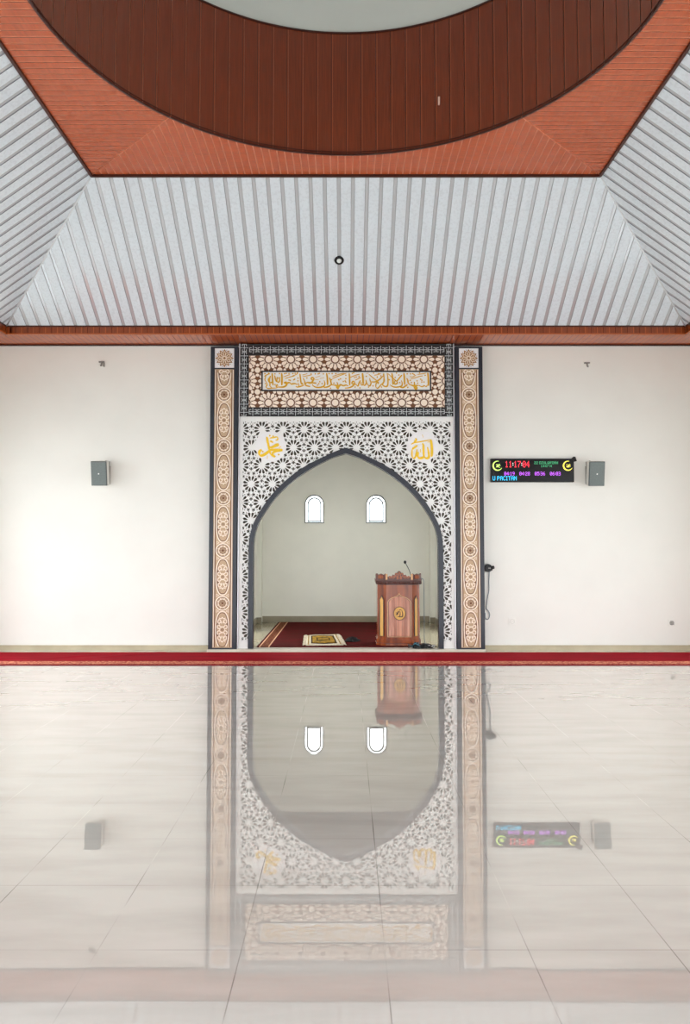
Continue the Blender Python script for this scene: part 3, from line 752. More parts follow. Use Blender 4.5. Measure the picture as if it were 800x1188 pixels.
PET = [(0.14, 0.0), (0.21, 0.034), (0.30, 0.060), (0.36, 0.052), (0.395, 0.0), (0.36, -0.052), (0.30, -0.060), (0.21, -0.034)]
xr0, zr0 = at(402 - 0.7, 498.2, YL)
for r_ in range(0, 14):
    z = zr0 - r_ * rowh
    for i in range(-7, 8):
        x = xr0 + (i + 0.5 * (r_ % 2)) * pitch
        for k in range(12): hole(rotpts(PET, PI / 12 + PI / 6 * k, x, z, pitch))
        for k in range(6):
            a = PI / 3 * k
            hole(rotpts([(0.38, 0), (0.415, 0.030), (0.45, 0), (0.415, -0.030)], a, x, z, pitch))      # dots either side of the midpoint
            for s in (-1, 1):                                                                              # kites beside the dots
                hole(rotpts([(0.415, s * 0.085), (0.445, s * 0.125), (0.475, s * 0.20), (0.44, s * 0.185), (0.405, s * 0.13)], a, x, z, pitch))
        for (ex, ez) in ((pitch / 2, 0), (pitch / 4, -rowh / 2), (-pitch / 4, -rowh / 2)):                 # bars on each edge's bisector
            a = math.atan2(ez, ex) + PI / 2
            for s in (-1, 1):
                bar = [(s * 0.075, -0.028), (s * 0.10, -0.036), (s * 0.205, -0.036), (s * 0.228, 0), (s * 0.205, 0.036), (s * 0.10, 0.036), (s * 0.075, 0.028)]
                hole(rotpts(bar, a, x + ex, z + ez, pitch))
        for sgn in (1, -1):                                                                                # three-fold centres
            tx, tz = x + pitch / 2, z + sgn * pitch * 0.2887
            for k in range(3): hole(rotpts([(0.03, 0), (0.062, 0.026), (0.098, 0), (0.062, -0.026)], sgn * (PI / 6) + 2 * PI / 3 * k + (PI if sgn > 0 else 0), tx, tz, pitch))
# both the up and the down centre are met once per rosette; drop doubles
uniq = {}
for q in holes:
    uniq[(round(sum(v[0] for v in q) / len(q), 3), round(sum(v[1] for v in q) / len(q), 3))] = q
holes = list(uniq.values())
bm = B()
outer = [(lx0, NZ), (lx0, lz1), (lx1, lz1), (lx1, NZ)] + ai[::-1]
pierced(bm, outer, holes, YL, YL + 0.022)
obj('lattice_panel', bm, 'white_board', ms)
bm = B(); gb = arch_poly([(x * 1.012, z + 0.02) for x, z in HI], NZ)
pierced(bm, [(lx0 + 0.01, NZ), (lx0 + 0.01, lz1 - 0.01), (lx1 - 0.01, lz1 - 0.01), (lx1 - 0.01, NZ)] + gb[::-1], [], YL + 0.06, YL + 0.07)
obj('added_dark_board', bm, 'backing', ms)  # added sheet behind the open lattice, makes its holes look shaded
bm = B()
n = len(ai)
V = []
for a, b in zip(ai, ao):
    V.append([bm.verts.new((b[0], YL - 0.03, b[1])), bm.verts.new((a[0], YL - 0.03, a[1])), bm.verts.new((a[0], YL + 0.12, a[1])), bm.verts.new((b[0], YL + 0.12, b[1]))])
for a, b in zip(V, V[1:]):
    for k in range(4): bm.faces.new((a[k], b[k], b[(k + 1) % 4], a[(k + 1) % 4]))
bm.faces.new(V[0][::-1]); bm.faces.new(V[-1])
obj('arch_border', bm, 'navy', ms)
for x in (276.9, 526.9):
    bm = B(); a = at(x, 600, YL)[0]; box(bm, a - 0.008, a + 0.008, YL - 0.05, YL, NZ, lz1)
    obj('edge_strip', bm, 'silver', ms)
    bm = B(); box(bm, a - 0.008, a + 0.008, YL - 0.05, YL - 0.021, lz1 + 0.002, ZS - 0.03)
    obj('edge_strip', bm, 'silver', ip)
MUH = [([(280,190),(295,280),(315,370),(330,440)],42),([(330,215),(400,205),(470,195),(480,240),(440,255)],20),([(340,270),(370,280),(395,300)],34),
  ([(330,390),(400,368),(450,335),(500,325)],30),([(505,335),(475,355),(420,375),(350,402)],26),([(330,440),(400,430),(480,430),(570,430)],36),([(570,445),(490,450),(430,465),(390,490),(400,530),(440,560)],34),
  ([(330,440),(350,510),(400,550),(435,565)],34),([(330,440),(290,480),(230,520),(170,540),(140,510),(145,460),(185,430)],40),([(290,540),(290,600)],14),([(545,370),(500,390)],16)] + [([q],22) for q in ((205,465),(500,520),(395,180),(335,170))]
ALL = [([(535,240),(550,350),(555,460),(550,560)],44),([(470,380),(490,470),(500,560),(460,590),(410,560),(400,470),(395,340),(375,310)],36),([(410,560),(360,585),(310,580),(290,540),(300,470)],38),
  ([(340,420),(345,480)],22),([(280,420),(265,500),(250,560),(220,590),(190,560),(185,480),(190,420)],26),([(285,350),(230,390),(190,420)],28),([(170,330),(230,300),(330,285),(430,265),(540,245)],18),
  ([(250,215),(262,250),(225,290)],30),([(375,150),(395,205)],16),([(370,320),(405,345)],36),([(470,290),(540,280)],20)]
for (mx_, mz_), st, sx, lb in ((med[0], MUH, 292, 'white round medallion with gold name on the left of the arch'), (med[1], ALL, 466, 'white round medallion with gold name on the right of the arch')):
    bm = B(); disc(bm, mx_, mz_, MR, YL - 0.012, YL, 48); o = obj('medallion', bm, 'white_disc', ms); o['label'] = lb
    bm = B(); pen(bm, st, Sheet(sx, 495, 16, YL), YL - 0.018, YL - 0.010, 1.25); obj('lettering', bm, 'gold_bright', o)

# ------------------------------------------------------------------ carpets
def onfloor(x, y): return onz(x, y, 0.014)
cy0 = onz(401, 772, 0.0)[1]; cy1 = onz(401, 756.6, 0.014)[1]; yb0 = onz(401, 770.6, 0.012)[1]; yb1 = onz(401, 767.2, 0.012)[1]
rc = empty('carpet_runner', (0, (cy0 + cy1) / 2, 0), 'long red carpet runner with a gold border along the front wall', 'carpet')
bm = B(); N_ = 160
xsr = [-HW + 0.05 + (2 * HW - 0.1) * i / N_ for i in range(N_ + 1)]
def wrinkle(x, y):
    h = 0.0
    for x0, yA, sl in ((-5.2, 11.2, 0.28), (-4.05, 11.55, 0.35), (-3.3, 11.7, 0.45)):
        d = (y - yA) - sl * (x - x0) * 1.6; h += 0.010 * math.exp(-(d / 0.05) ** 2) * math.exp(-((x - x0) / 0.5) ** 2)
    return h
ysr = [yb1 + (cy1 - yb1) * j / 24 for j in range(25)]
g = [[bm.verts.new((x, y, 0.014 + wrinkle(x, y))) for y in ysr] for x in xsr]
for i in range(N_):
    for j in range(24): bm.faces.new((g[i][j], g[i + 1][j], g[i + 1][j + 1], g[i][j + 1])).smooth = True
obj('pile', bm, 'red_carpet', rc)
bm = B(); box(bm, xsr[0], xsr[-1], cy0 + 0.03, cy1, 0.0005, 0.0125); obj('backing', bm, 'carpet_edge', rc)
bm = B(); box(bm, xsr[0], xsr[-1], yb0, yb1, 0.0006, 0.0142); obj('gold_border', bm, 'carpet_gold', rc)
bm = B(); box(bm, xsr[0], xsr[-1], cy0, yb0, 0.0004, 0.0125); obj('front_edge', bm, 'carpet_edge', rc)

# carpet in the niche: seen as a rectangle running back to the wall
f0 = onz(295.5, 752.6, NZ + 0.012); ny0 = 12.33; ny1 = NICHE_B - 0.15; nx0 = f0[0]; nx1 = 1.17
rg = empty('niche_carpet', ((nx0 + nx1) / 2, (ny0 + ny1) / 2, NZ), 'dark red carpet with a brown striped left border on the niche floor', 'carpet')
wpx = 1.0 / 71.0
for nm, a, b, m in (('edge', 0, 2.5, 'rug_edge'), ('pale_stripe', 2.5, 4.0, 'rug_line'), ('brown_band', 4.0, 13.0, 'rug_brown'), ('pale_stripe', 13.0, 14.6, 'rug_line'), ('red_field', 14.6, None, 'rug_red')):
    bm = B(); box(bm, nx0 + a * wpx, nx1 if b is None else nx0 + b * wpx, ny0, ny1, NZ - 0.002, NZ + 0.012)
    obj(nm, bm, m, rg)

# prayer mat
zc = NZ + 0.012
q = [onz(351.0, 749.2, zc), onz(401.6, 748.6, zc), onz(394.6, 737.0, zc), onz(352.6, 737.8, zc)]
def bil(u_, v_):
    a = [q[0][i] * (1 - u_) + q[1][i] * u_ for i in (0, 1)]; b = [q[3][i] * (1 - u_) + q[2][i] * u_ for i in (0, 1)]
    return tuple(a[i] * (1 - v_) + b[i] * v_ for i in (0, 1))
pm = empty('prayer_mat', (*bil(0.5, 0.5), zc), 'small cream and gold fringed prayer mat lying in the niche', 'prayer mat')
def patch(u0, u1, v0, v1, h, m, nm, nu=14, nv=10):
    bm = B(); f = lambda u_, v_: (*bil(u_, v_), zc + h + 0.004 * math.sin(u_ * 9 + v_ * 5) + 0.004 * math.sin(v_ * 11 - u_ * 4))
    t = [[bm.verts.new(f(u0 + (u1 - u0) * i / nu, v0 + (v1 - v0) * j / nv)) for j in range(nv + 1)] for i in range(nu + 1)]
    bo = [[bm.verts.new((v.co.x, v.co.y, zc + 0.001)) for v in row] for row in t]
    for i in range(nu):
        for j in range(nv):
            bm.faces.new((t[i][j], t[i + 1][j], t[i + 1][j + 1], t[i][j + 1])).smooth = True
    for i in range(nu):
        for j in (0, nv): bm.faces.new((t[i][j], t[i + 1][j], bo[i + 1][j], bo[i][j]))
    for j in range(nv):
        for i in (0, nu): bm.faces.new((t[i][j], t[i][j + 1], bo[i][j + 1], bo[i][j]))
    return obj(nm, bm, m, pm)
patch(0.07, 0.93, 0.0, 1.0, 0.016, 'mat_cream', 'border')
patch(0.19, 0.80, 0.10, 0.90, 0.0185, 'mat_dark', 'dark_frame')
patch(0.23, 0.76, 0.17, 0.83, 0.021, 'mat_gold', 'field')
patch(0.33, 0.66, 0.34, 0.66, 0.0232, 'mat_dark', 'motif_outline'); patch(0.36, 0.63, 0.40, 0.60, 0.0250, 'mat_gold', 'motif')
patch(0.115, 0.14, 0.02, 0.98, 0.0185, 'mat_gold', 'stripe'); patch(0.86, 0.885, 0.02, 0.98, 0.0185, 'mat_gold', 'stripe')
bm = B()
for k in range(34):
    v = (k + 0.5) / 34
    for u0, u1 in ((0.075, 0.0), (0.925, 1.0)):
        a = bil(u0, v); b = bil(u1 + random.uniform(-.01, .01), v + random.uniform(-.015, .015))
        tube(bm, [(*a, zc + 0.018), ((a[0] + b[0]) / 2, (a[1] + b[1]) / 2, zc + 0.016), (*b, zc + 0.006)], 0.0055, 5)
tag(obj('fringe', bm, 'mat_cream', pm), kind='stuff')

# crumpled dark cloth by the mat
c0 = onz(408.6, 745.0, zc)
bm = B(); nu, nv = 30, 12
for _ in range(1):
    rows = []
    for j in range(nv + 1):
        f = j / nv * PI / 2
        row = []
        for i in range(nu):
            a = 2 * PI * i / nu; w = 1 + 0.16 * math.sin(3 * a + j) + 0.1 * math.sin(7 * a - 2 * j)
            x, y = 0.125 * w * math.cos(f) * math.cos(a), 0.09 * w * math.cos(f) * math.sin(a)
            row.append(bm.verts.new((c0[0] + x * 0.92 - y * 0.4, c0[1] + 0.12 + x * 0.4 + y, zc + 0.001 + 0.062 * math.sin(f) * (1 + 0.3 * math.sin(4 * a + 1.3 * j)))))
        rows.append(row)
    for a, b in zip(rows, rows[1:]):
        for i in range(nu): bm.faces.new((a[i], a[(i + 1) % nu], b[(i + 1) % nu], b[i])).smooth = True
    bm.faces.new(rows[0])
tag(obj('crumpled_cloth', bm, mat('black_cloth', (0.01, 0.009, 0.009), 0.9), origin=(c0[0], c0[1] + 0.12, zc)), 'small crumpled black cloth at the right end of the prayer mat', 'cloth')

# ------------------------------------------------------------------ pulpit
PYF = 12.42                                # front face
def pz(y): return at(463, y, PYF)[1]
pcx = (at(447.8, 700, PYF)[0] + at(477.8, 700, PYF)[0]) / 2; fw = (at(477.8, 700, PYF)[0] - at(447.8, 700, PYF)[0]) / 2
CH = 0.137
pul = empty('pulpit', (pcx, PYF + 0.25, NZ), 'carved brown wooden pulpit with a gold medallion standing in the niche', 'pulpit')
def hexo(e): # outline grown by e
    t = e * math.tan(PI / 8)
    return [(pcx - fw - t, PYF - e), (pcx + fw + t, PYF - e), (pcx + fw + CH + e, PYF + CH - t), (pcx + fw + CH + e, PYF + 0.52 + e), (pcx - fw - CH - e, PYF + 0.52 + e), (pcx - fw - CH - e, PYF + CH - t)]
z_b = NZ + 0.0125
bm = B(); prism_z(bm, hexo(0.0), pz(742), pz(676)); obj('body', bm, 'pulpit', pul)
bm = B()
prism_z(bm, hexo(0.022), z_b, pz(748.0)); prism_z(bm, hexo(0.012), pz(748.0), pz(746.6)); prism_z(bm, hexo(0.016), pz(746.2), pz(742.6)); prism_z(bm, hexo(0.006), pz(742.6), pz(741))
obj('base', bm, 'pulpit', pul)
bm = B(); prism_z(bm, hexo(0.013), pz(746.6), pz(746.2) + 0.002); obj('base_groove', bm, 'pulpit_dark', pul)
bm = B(); prism_z(bm, hexo(0.016), pz(678.6), pz(676.6)); prism_z(bm, hexo(0.030), pz(676.6), pz(673.8)); prism_z(bm, hexo(0.036), pz(673.8), pz(672.4))
for side in range(3):  # carved teeth along the cornice
    ho = hexo(0.032); a, b = (ho[5], ho[0]) if side == 0 else (ho[0], ho[1]) if side == 1 else (ho[1], ho[2])
    n = 6 if side != 1 else 13
    for k in range(n):
        t = (k + 0.5) / n; x = a[0] + (b[0] - a[0]) * t; y = a[1] + (b[1] - a[1]) * t
        tube(bm, [(x, y, pz(678)), (x, y, pz(675.6)), (x, y, pz(674.2))], lambda t_: 0.008 + 0.006 * math.sin(PI * t_), 8)
obj('cornice', bm, 'pulpit_carve', pul)
# desk top, sloping, inside the crown
bm = B(); prism_z(bm, hexo(-0.005), pz(673), pz(672)); obj('desk_top', bm, 'pulpit', pul)
# crown boards: one per front face, each with scrolls
def crown(a, b, prof, nm, m='pulpit_carve', th=0.018):
    """silhouette prof (t, z) along the edge a-b"""
    dx, dy = b[0] - a[0], b[1] - a[1]; L_ = math.hypot(dx, dy); ang = math.atan2(dy, dx)
    t = B(); prism(t, [(s * L_, z) for s, z in prof], 0, th)
    return t, Matrix.Translation((a[0], a[1], 0)) @ Matrix.Rotation(ang, 4, 'Z'), L_
ho = hexo(0.026); zc0 = pz(672.6)
front_prof = [(0.0, zc0), (0.0, pz(666)), (0.07, pz(666)), (0.08, pz(669)), (0.14, pz(668.2)), (0.2, pz(669)), (0.26, pz(666.6)), (0.33, pz(667)), (0.36, pz(664.6)), (0.42, pz(664.4)), (0.46, pz(662.8)), (0.5, pz(662.2)),
              (0.54, pz(662.8)), (0.58, pz(664.4)), (0.64, pz(664.6)), (0.67, pz(667)), (0.74, pz(666.6)), (0.8, pz(669)), (0.86, pz(668.2)), (0.92, pz(669)), (0.93, pz(666)), (1.0, pz(666)), (1.0, zc0)]
t, mx, L_ = crown(ho[0], ho[1], front_prof, 'crest'); bm = B(); merge(bm, t, mx); cr = obj('crest', bm, 'pulpit_carve', pul)
def scroll(cx, cz, r, a0, turns, sgn):
    return [(cx + sgn * r * (1 - 0.72 * k / 24) * math.cos(a0 + 2 * PI * turns * k / 24), cz + r * (1 - 0.72 * k / 24) * math.sin(a0 + 2 * PI * turns * k / 24)) for k in range(25)]
bm = B(); t = B(); zm = (pz(664) + zc0) / 2
for sg in (-1, 1):
    for dx, dz, r, a0 in ((0.045, 0.012, 0.034, 0.6), (0.10, -0.012, 0.030, 2.2), (0.15, -0.022, 0.024, 0.4), (0.03, -0.035, 0.022, 1.0)):
        ribbon(t, scroll(L_ / 2 + sg * dx, zm + dz, r, a0, 1.2, sg), 0.010, -0.008, 0.002)
ribbon(t, catmull([(L_ / 2 - 0.03, zc0 + 0.01), (L_ / 2 - 0.018, zm), (L_ / 2, pz(663.4)), (L_ / 2 + 0.018, zm), (L_ / 2 + 0.03, zc0 + 0.01)]), 0.009, -0.009, 0.002)
merge(bm, t, mx); obj('scrollwork', bm, 'pulpit_scroll', cr)
side_prof = [(0, zc0), (0, pz(666.6)), (0.05, pz(665.4)), (0.14, pz(666.4)), (0.3, pz(666.8)), (0.42, pz(666)), (0.5, pz(665.6)), (0.58, pz(666)), (0.7, pz(666.8)), (0.86, pz(666.4)), (0.95, pz(665.4)), (1, pz(666.6)), (1, zc0)]
for a, b in ((ho[5], ho[0]), (ho[1], ho[2])):
    t, mx, l2 = crown(a, b, side_prof, 'crest'); bm = B(); merge(bm, t, mx); o = obj('crest', bm, 'pulpit_carve', pul)
    t = B(); bm = B()
    for sg in (-1, 1):
        ribbon(t, scroll(l2 / 2 + sg * 0.036, (pz(667) + zc0) / 2, 0.028, 0.8, 1.3, sg), 0.009, -0.008, 0.002)
    ribbon(t, [(l2 / 2, zc0 + 0.01), (l2 / 2, pz(666.6))], 0.009, -0.009, 0.002)
    merge(bm, t, mx); obj('scrollwork', bm, 'pulpit_scroll', o)
for x in (ho[0][0] + 0.016, ho[1][0] - 0.016):
    bm = B(); rbox(bm, x - 0.016, x + 0.016, PYF - 0.036, PYF - 0.02, zc0, pz(665.8), 0.004); o = obj('crown_post', bm, 'pulpit_line', pul); o['label'] = 'pale wooden post'
for a, b in ((pcx - fw - CH - 0.02, pcx - fw - CH + 0.005), (pcx + fw + CH - 0.005, pcx + fw + CH + 0.02)):
    bm = B(); rbox(bm, a, b, PYF + CH, PYF + 0.5, zc0, pz(667), 0.004); obj('desk_rail', bm, 'pulpit_carve', pul)
# front panel with ogee head
def ogee(g):
    hw = 0.192 - g; zb_, zs, za = pz(739.2) + g, pz(698.6) - g * 0.4, pz(688.0) - g * 1.25
    half = catmull([(hw, zs), (hw - 0.02, zs + 0.035), (hw * 0.66, zs + 0.068), (hw * 0.36, zs + 0.088), (hw * 0.12, za - 0.035), (0, za)], 4)
    return [(pcx - hw, zb_), (pcx + hw, zb_)] + [(pcx + x, z) for x, z in half] + [(pcx - x, z) for x, z in half[-2::-1]]
bm = B(); prism(bm, ogee(0.0), PYF - 0.006, PYF + 0.01); fp = obj('front_panel', bm, 'pulpit_panel', pul)
bm = B(); ribbon(bm, ogee(0.004), 0.010, PYF - 0.012, PYF, 0, True); obj('pale_bead', bm, 'pulpit_line', fp)
bm = B(); ribbon(bm, ogee(0.014), 0.007, PYF - 0.009, PYF, 0, True)
for x in (-0.118, -0.05, 0.045, 0.112):   # joints between the panel's boards
    box(bm, pcx + x - 0.002, pcx + x + 0.002, PYF - 0.0068, PYF, pz(737.6), pz(697) + 0.09 * (1 - abs(x) / 0.19) - 0.02)
obj('dark_bead', bm, 'pulpit_dark', fp)
mz = pz(711.6); mr = 0.098; mxp = pcx + 0.005
bm = B(); disc(bm, mxp, mz, mr, PYF - 0.018, PYF, 36, 0, mr * 1.1); md = obj('medallion', bm, 'pulpit_gold', pul); md['label'] = 'round golden carved medallion'
bm = B(); ribbon(bm, ring(mxp, mz, mr, 40, mr * 1.1), 0.009, PYF - 0.024, PYF - 0.01, 0, True)
pen(bm, [([(0.35,-0.55),(0.5,0),(0.45,0.5),(0.1,0.55),(-0.3,0.5)],0.16),([(0.05,-0.4),(0.1,0.1),(0.0,0.45)],0.14),([(-0.55,0.25),(-0.3,-0.1),(-0.15,-0.4)],0.2),([(-0.6,-0.2),(-0.35,0.05),(-0.2,0.2)],0.14),([(-0.1,-0.5),(0.1,-0.62),(0.3,-0.6)],0.12),([(-0.35,-0.55)],0.1)],
    type('S', (), {'s': mr, '__call__': lambda s, x, y: (mxp + x * mr, mz - y * mr)})(), PYF - 0.024, PYF - 0.016)
obj('carving', bm, 'pulpit_dark', md)
# golden inlays of the two slanted faces
for a, b in ((hexo(0)[5], hexo(0)[0]), (hexo(0)[1], hexo(0)[2])):
    dx, dy = b[0] - a[0], b[1] - a[1]; l2 = math.hypot(dx, dy); mx = Matrix.Translation((a[0], a[1], 0)) @ Matrix.Rotation(math.atan2(dy, dx), 4, 'Z')
    lan = lambda w: [(l2 / 2 - w, pz(738.4)), (l2 / 2 + w, pz(738.4)), (l2 / 2 + w, pz(698)), (l2 / 2 + w * 1.05, pz(696)), (l2 / 2 + w * 0.6, pz(694)), (l2 / 2, pz(691.6)), (l2 / 2 - w * 0.6, pz(694)), (l2 / 2 - w * 1.05, pz(696)), (l2 / 2 - w, pz(698))]
    t = B(); ribbon(t, lan(0.042), 0.016, -0.008, 0.002, 0, True); bm = B(); merge(bm, t, mx); o = obj('side_moulding', bm, 'pulpit_dark', pul)
    t = B(); prism(t, lan(0.036), -0.006, 0.002); bm = B(); merge(bm, t, mx); obj('side_inlay', bm, 'pulpit_gold', pul)

# microphone on the pulpit
ym = PYF + 0.24; mb = at(476.6, 668, ym); zt_ = pz(672)
mic = empty('gooseneck_microphone', (mb[0], ym, zt_), 'slim black gooseneck microphone standing on the pulpit', 'microphone')
bm = B(); prof = [(0.05, 0), (0.05, 0.012), (0.03, 0.02), (0.012, 0.03), (0.0, 0.031)]; rows = []
for r, z in prof: rows.append([bm.verts.new((mb[0] + (r + 1e-4) * math.cos(2 * PI * k / 20), ym + (r + 1e-4) * math.sin(2 * PI * k / 20), zt_ + z)) for k in range(20)])
for a, b in zip(rows, rows[1:]):
    for k in range(20): bm.faces.new((a[k], a[(k + 1) % 20], b[(k + 1) % 20], b[k]))
bm.faces.new(rows[0]); bm.faces.new(rows[-1]); obj('mic_base', bm, 'plastic_black', mic)
hd = at(469.6, 652.2, ym - 0.05); md_ = at(474.4, 661.5, ym - 0.01)
bm = B(); tube(bm, catmull([(mb[0], ym, zt_ + 0.02), (mb[0] - 0.002, ym, mb[1]), (md_[0], ym - 0.01, md_[1]), (hd[0] + 0.012, ym - 0.045, hd[1] - 0.02)], 6), 0.0058, 8); obj('stem', bm, 'plastic_black', mic)
bm = B(); bmesh.ops.create_uvsphere(bm, u_segments=16, v_segments=10, radius=0.024, matrix=Matrix.Translation((hd[0], ym - 0.05, hd[1])) @ Matrix.Diagonal((1, 1, 1.15, 1)))
obj('mic_head', bm, 'plastic_black', mic, smooth=True)
# grey cable down the right side of the pulpit
xr_ = pcx + fw + CH; xc = at(491.6, 700, PYF + 0.3)[0]
bm = B(); tube(bm, catmull([(xr_ + 0.046, PYF + 0.3, pz(673)), (xr_ + 0.05, PYF + 0.3, pz(672)), (xc - 0.004, PYF + 0.3, pz(676)), (xc, PYF + 0.3, pz(700)), (xc + 0.002, PYF + 0.3, pz(725)), (xc, PYF + 0.28, NZ + 0.1), (xc + 0.02, PYF + 0.22, NZ + 0.008), (xc + 0.05, PYF + 0.1, NZ + 0.007)], 6), 0.0062, 6)
tag(obj('hanging_cable', bm, 'cable_grey', origin=(xc, PYF + 0.3, NZ)), 'thin grey cable hanging down the right side of the pulpit', 'cable')
# tangle of cables at its foot
rnd = random.Random(11)
ct = empty('cable_tangle', (at(490, 750, 12.2)[0], 12.2, NZ), 'tangled heap of black cables on the step right of the pulpit', 'cables')
for m, nm, cnt, rr in (('cable_black', 'black_cable', 13, 0.0085), ('cable_teal', 'teal_cable', 2, 0.008), ('white_plastic', 'white_cable', 1, 0.007)):
    for k in range(cnt):
        if nm == 'black_cable': cxp = 480 + 19 * k / 12 + rnd.uniform(-2, 2)
        else: cxp = 481.5 + 1.5 * k if m == 'cable_teal' else 501
        x0 = at(cxp, 750, 12.2)[0]; y0 = 12.2 + rnd.uniform(-0.02, 0.05); R_ = rnd.uniform(0.035, 0.075); pts = []
        hgt = (0.10 if cxp < 488 else 0.055) * rnd.uniform(0.7, 1.1); ph = rnd.uniform(0, 6)
        for i in range(15):
            a = ph + i / 14 * rnd.uniform(5.5, 7.5) if i else ph
            pts.append((x0 + R_ * math.cos(a) * 1.2, y0 + R_ * 0.6 * math.sin(a), NZ + 0.01 + hgt * (0.5 + 0.5 * math.sin(a * 1.5 + k)) * (0.2 + 0.8 * math.sin(PI * i / 14))))
        bm = B(); tube(bm, catmull(pts, 4), rr, 6); obj(nm, bm, m, ct)
bm = B(); rbox(bm, at(480, 750, 12.2)[0], at(486.5, 750, 12.2)[0], 12.15, 12.22, NZ + 0.0005, NZ + 0.05, 0.008); obj('plug_block', bm, 'plastic_black', ct)
p0 = onz(488, 748.2, NZ + 0.006); p1 = onz(505, 750.0, NZ + 0.006)
bm = B(); tube(bm, catmull([(p0[0], 12.75, NZ + 0.006), (p0[0] + 0.12, 12.72, NZ + 0.006), (1.3, 12.62, NZ + 0.006), (1.44, 12.5, NZ + 0.006), (1.48, 12.38, NZ + 0.006)], 6), 0.006, 6)
tag(obj('floor_cable', bm, 'cable_black', origin=(p0[0], 12.75, NZ)), 'thin black cable lying on the bare tiles between pulpit and arch', 'cable')

# ------------------------------------------------------------------ wall speakers
def speaker(px, py, mirror, label):
    Yf = 12.02; x, z = at(px, py, Yf); s = -1 if mirror else 1
    r = empty('wall_speaker', (x, Yf, z), label, 'speaker', 'wall speakers either side of the niche')
    w, h, d = 0.128, 0.195, 0.19
    tilt = Matrix.Rotation(math.radians(9), 4, 'X') @ Matrix.Rotation(math.radians(-4 * s), 4, 'Z')
    def part(nm, bm, m):
        bmesh.ops.transform(bm, matrix=tilt, verts=bm.verts); return obj(nm, bm, m, r, local=True)
    bm = B(); t = B(); prism_z(t, [(-w, 0.006), (w, 0.006), (w, 0.06), (w * 0.72, d), (-w * 0.72, d), (-w, 0.06)], -h, h); bevel_all(t, 0.008); merge(bm, t)
    part('cabinet', bm, 'cabinet')
    bm = B(); rbox(bm, -w, w, -0.012, 0.008, -h, h, 0.006); gr = part('grille_frame', bm, 'grille_edge')
    bm = B(); rbox(bm, -w + 0.009, w - 0.009, -0.020, -0.006, -h + 0.009, h - 0.009, 0.004); part('grille', bm, 'grille')
    bm = B(); disc(bm, 0.0, -0.005, 0.011, -0.024, -0.018, 16); part('badge', bm, 'white_plastic')
    bm = B(); yw = WALL - Yf
    rbox(bm, s * 0.075 - 0.02, s * 0.075 + 0.02, yw - 0.02, yw, -0.15, 0.15, 0.004); rbox(bm, s * 0.075 - 0.014, s * 0.075 + 0.014, 0.10, yw - 0.01, -0.02, 0.02, 0.004)
    tube(bm, [(s * 0.075, 0.1, h + 0.02), (s * 0.075, 0.14, h - 0.03)], 0.012, 8); box(bm, s * 0.075 - 0.008, s * 0.075 + 0.008, 0.09, yw - 0.005, h + 0.012, h + 0.026); box(bm, s * 0.075 - 0.008, s * 0.075 + 0.008, yw - 0.02, yw - 0.002, 0.1, h + 0.026)
    obj('wall_bracket', bm, 'metal', r, local=True)
    return r
speaker(114.9, 549.3, False, 'grey wall speaker on the plain wall left of the niche')
speaker(691.8, 549.6, True, 'grey wall speaker just right of the digital clock')

# ------------------------------------------------------------------ digital clock
YK = 12.235
kx0, kz1 = at(569.0, 531.9, YK); kx1, kz0 = at(665.9, 559.3, YK)
ck = empty('digital_clock', ((kx0 + kx1) / 2, WALL, kz0), 'long black LED prayer clock reading 11:17:04 on the right wall', 'clock')
bm = B(); rbox(bm, kx0, kx1, YK, WALL, kz0, kz1, 0.006); obj('housing', bm, 'plastic_black', ck)
bm = B(); box(bm, kx0 + 0.018, kx1 - 0.018, YK - 0.002, YK + 0.01, kz0 + 0.018, kz1 - 0.018); sk = obj('screen', bm, 'screen', ck)
FONT = {'0': '01110 10001 10011 10101 11001 10001 01110', '1': '00100 01100 00100 00100 00100 00100 01110', '2': '01110 10001 00001 00110 01000 10000 11111', '3': '11110 00001 00001 01110 00001 00001 11110',
 '4': '00010 00110 01010 10010 11111 00010 00010', '5': '11111 10000 11110 00001 00001 10001 01110', '6': '00110 01000 10000 11110 10001 10001 01110', '7': '11111 00001 00010 00100 01000 01000 01000',
 '8': '01110 10001 10001 01110 10001 10001 01110', '9': '01110 10001 10001 01111 00001 00010 01100', ':': '0 0 1 0 1 0 0', ' ': '00 00 00 00 00 00 00', "'": '1 1 0 0 0 0 0',
 'U': '10001 10001 10001 10001 10001 10001 01110', 'P': '11110 10001 10001 11110 10000 10000 10000', 'A': '01110 10001 10001 11111 10001 10001 10001', 'C': '01110 10001 10000 10000 10000 10001 01110',
 'I': '111 010 010 010 010 010 111', 'T': '11111 00100 00100 00100 00100 00100 00100', 'N': '10001 11001 10101 10101 10011 10001 10001', 'D': '11110 10001 10001 10001 10001 10001 11110', 'Z': '11111 00001 00010 00100 01000 10000 11111',
 'L': '10000 10000 10000 10000 10000 10000 11111', 'Q': '01110 10001 10001 10001 10101 10010 01101', 'H': '10001 10001 10001 11111 10001 10001 10001'}
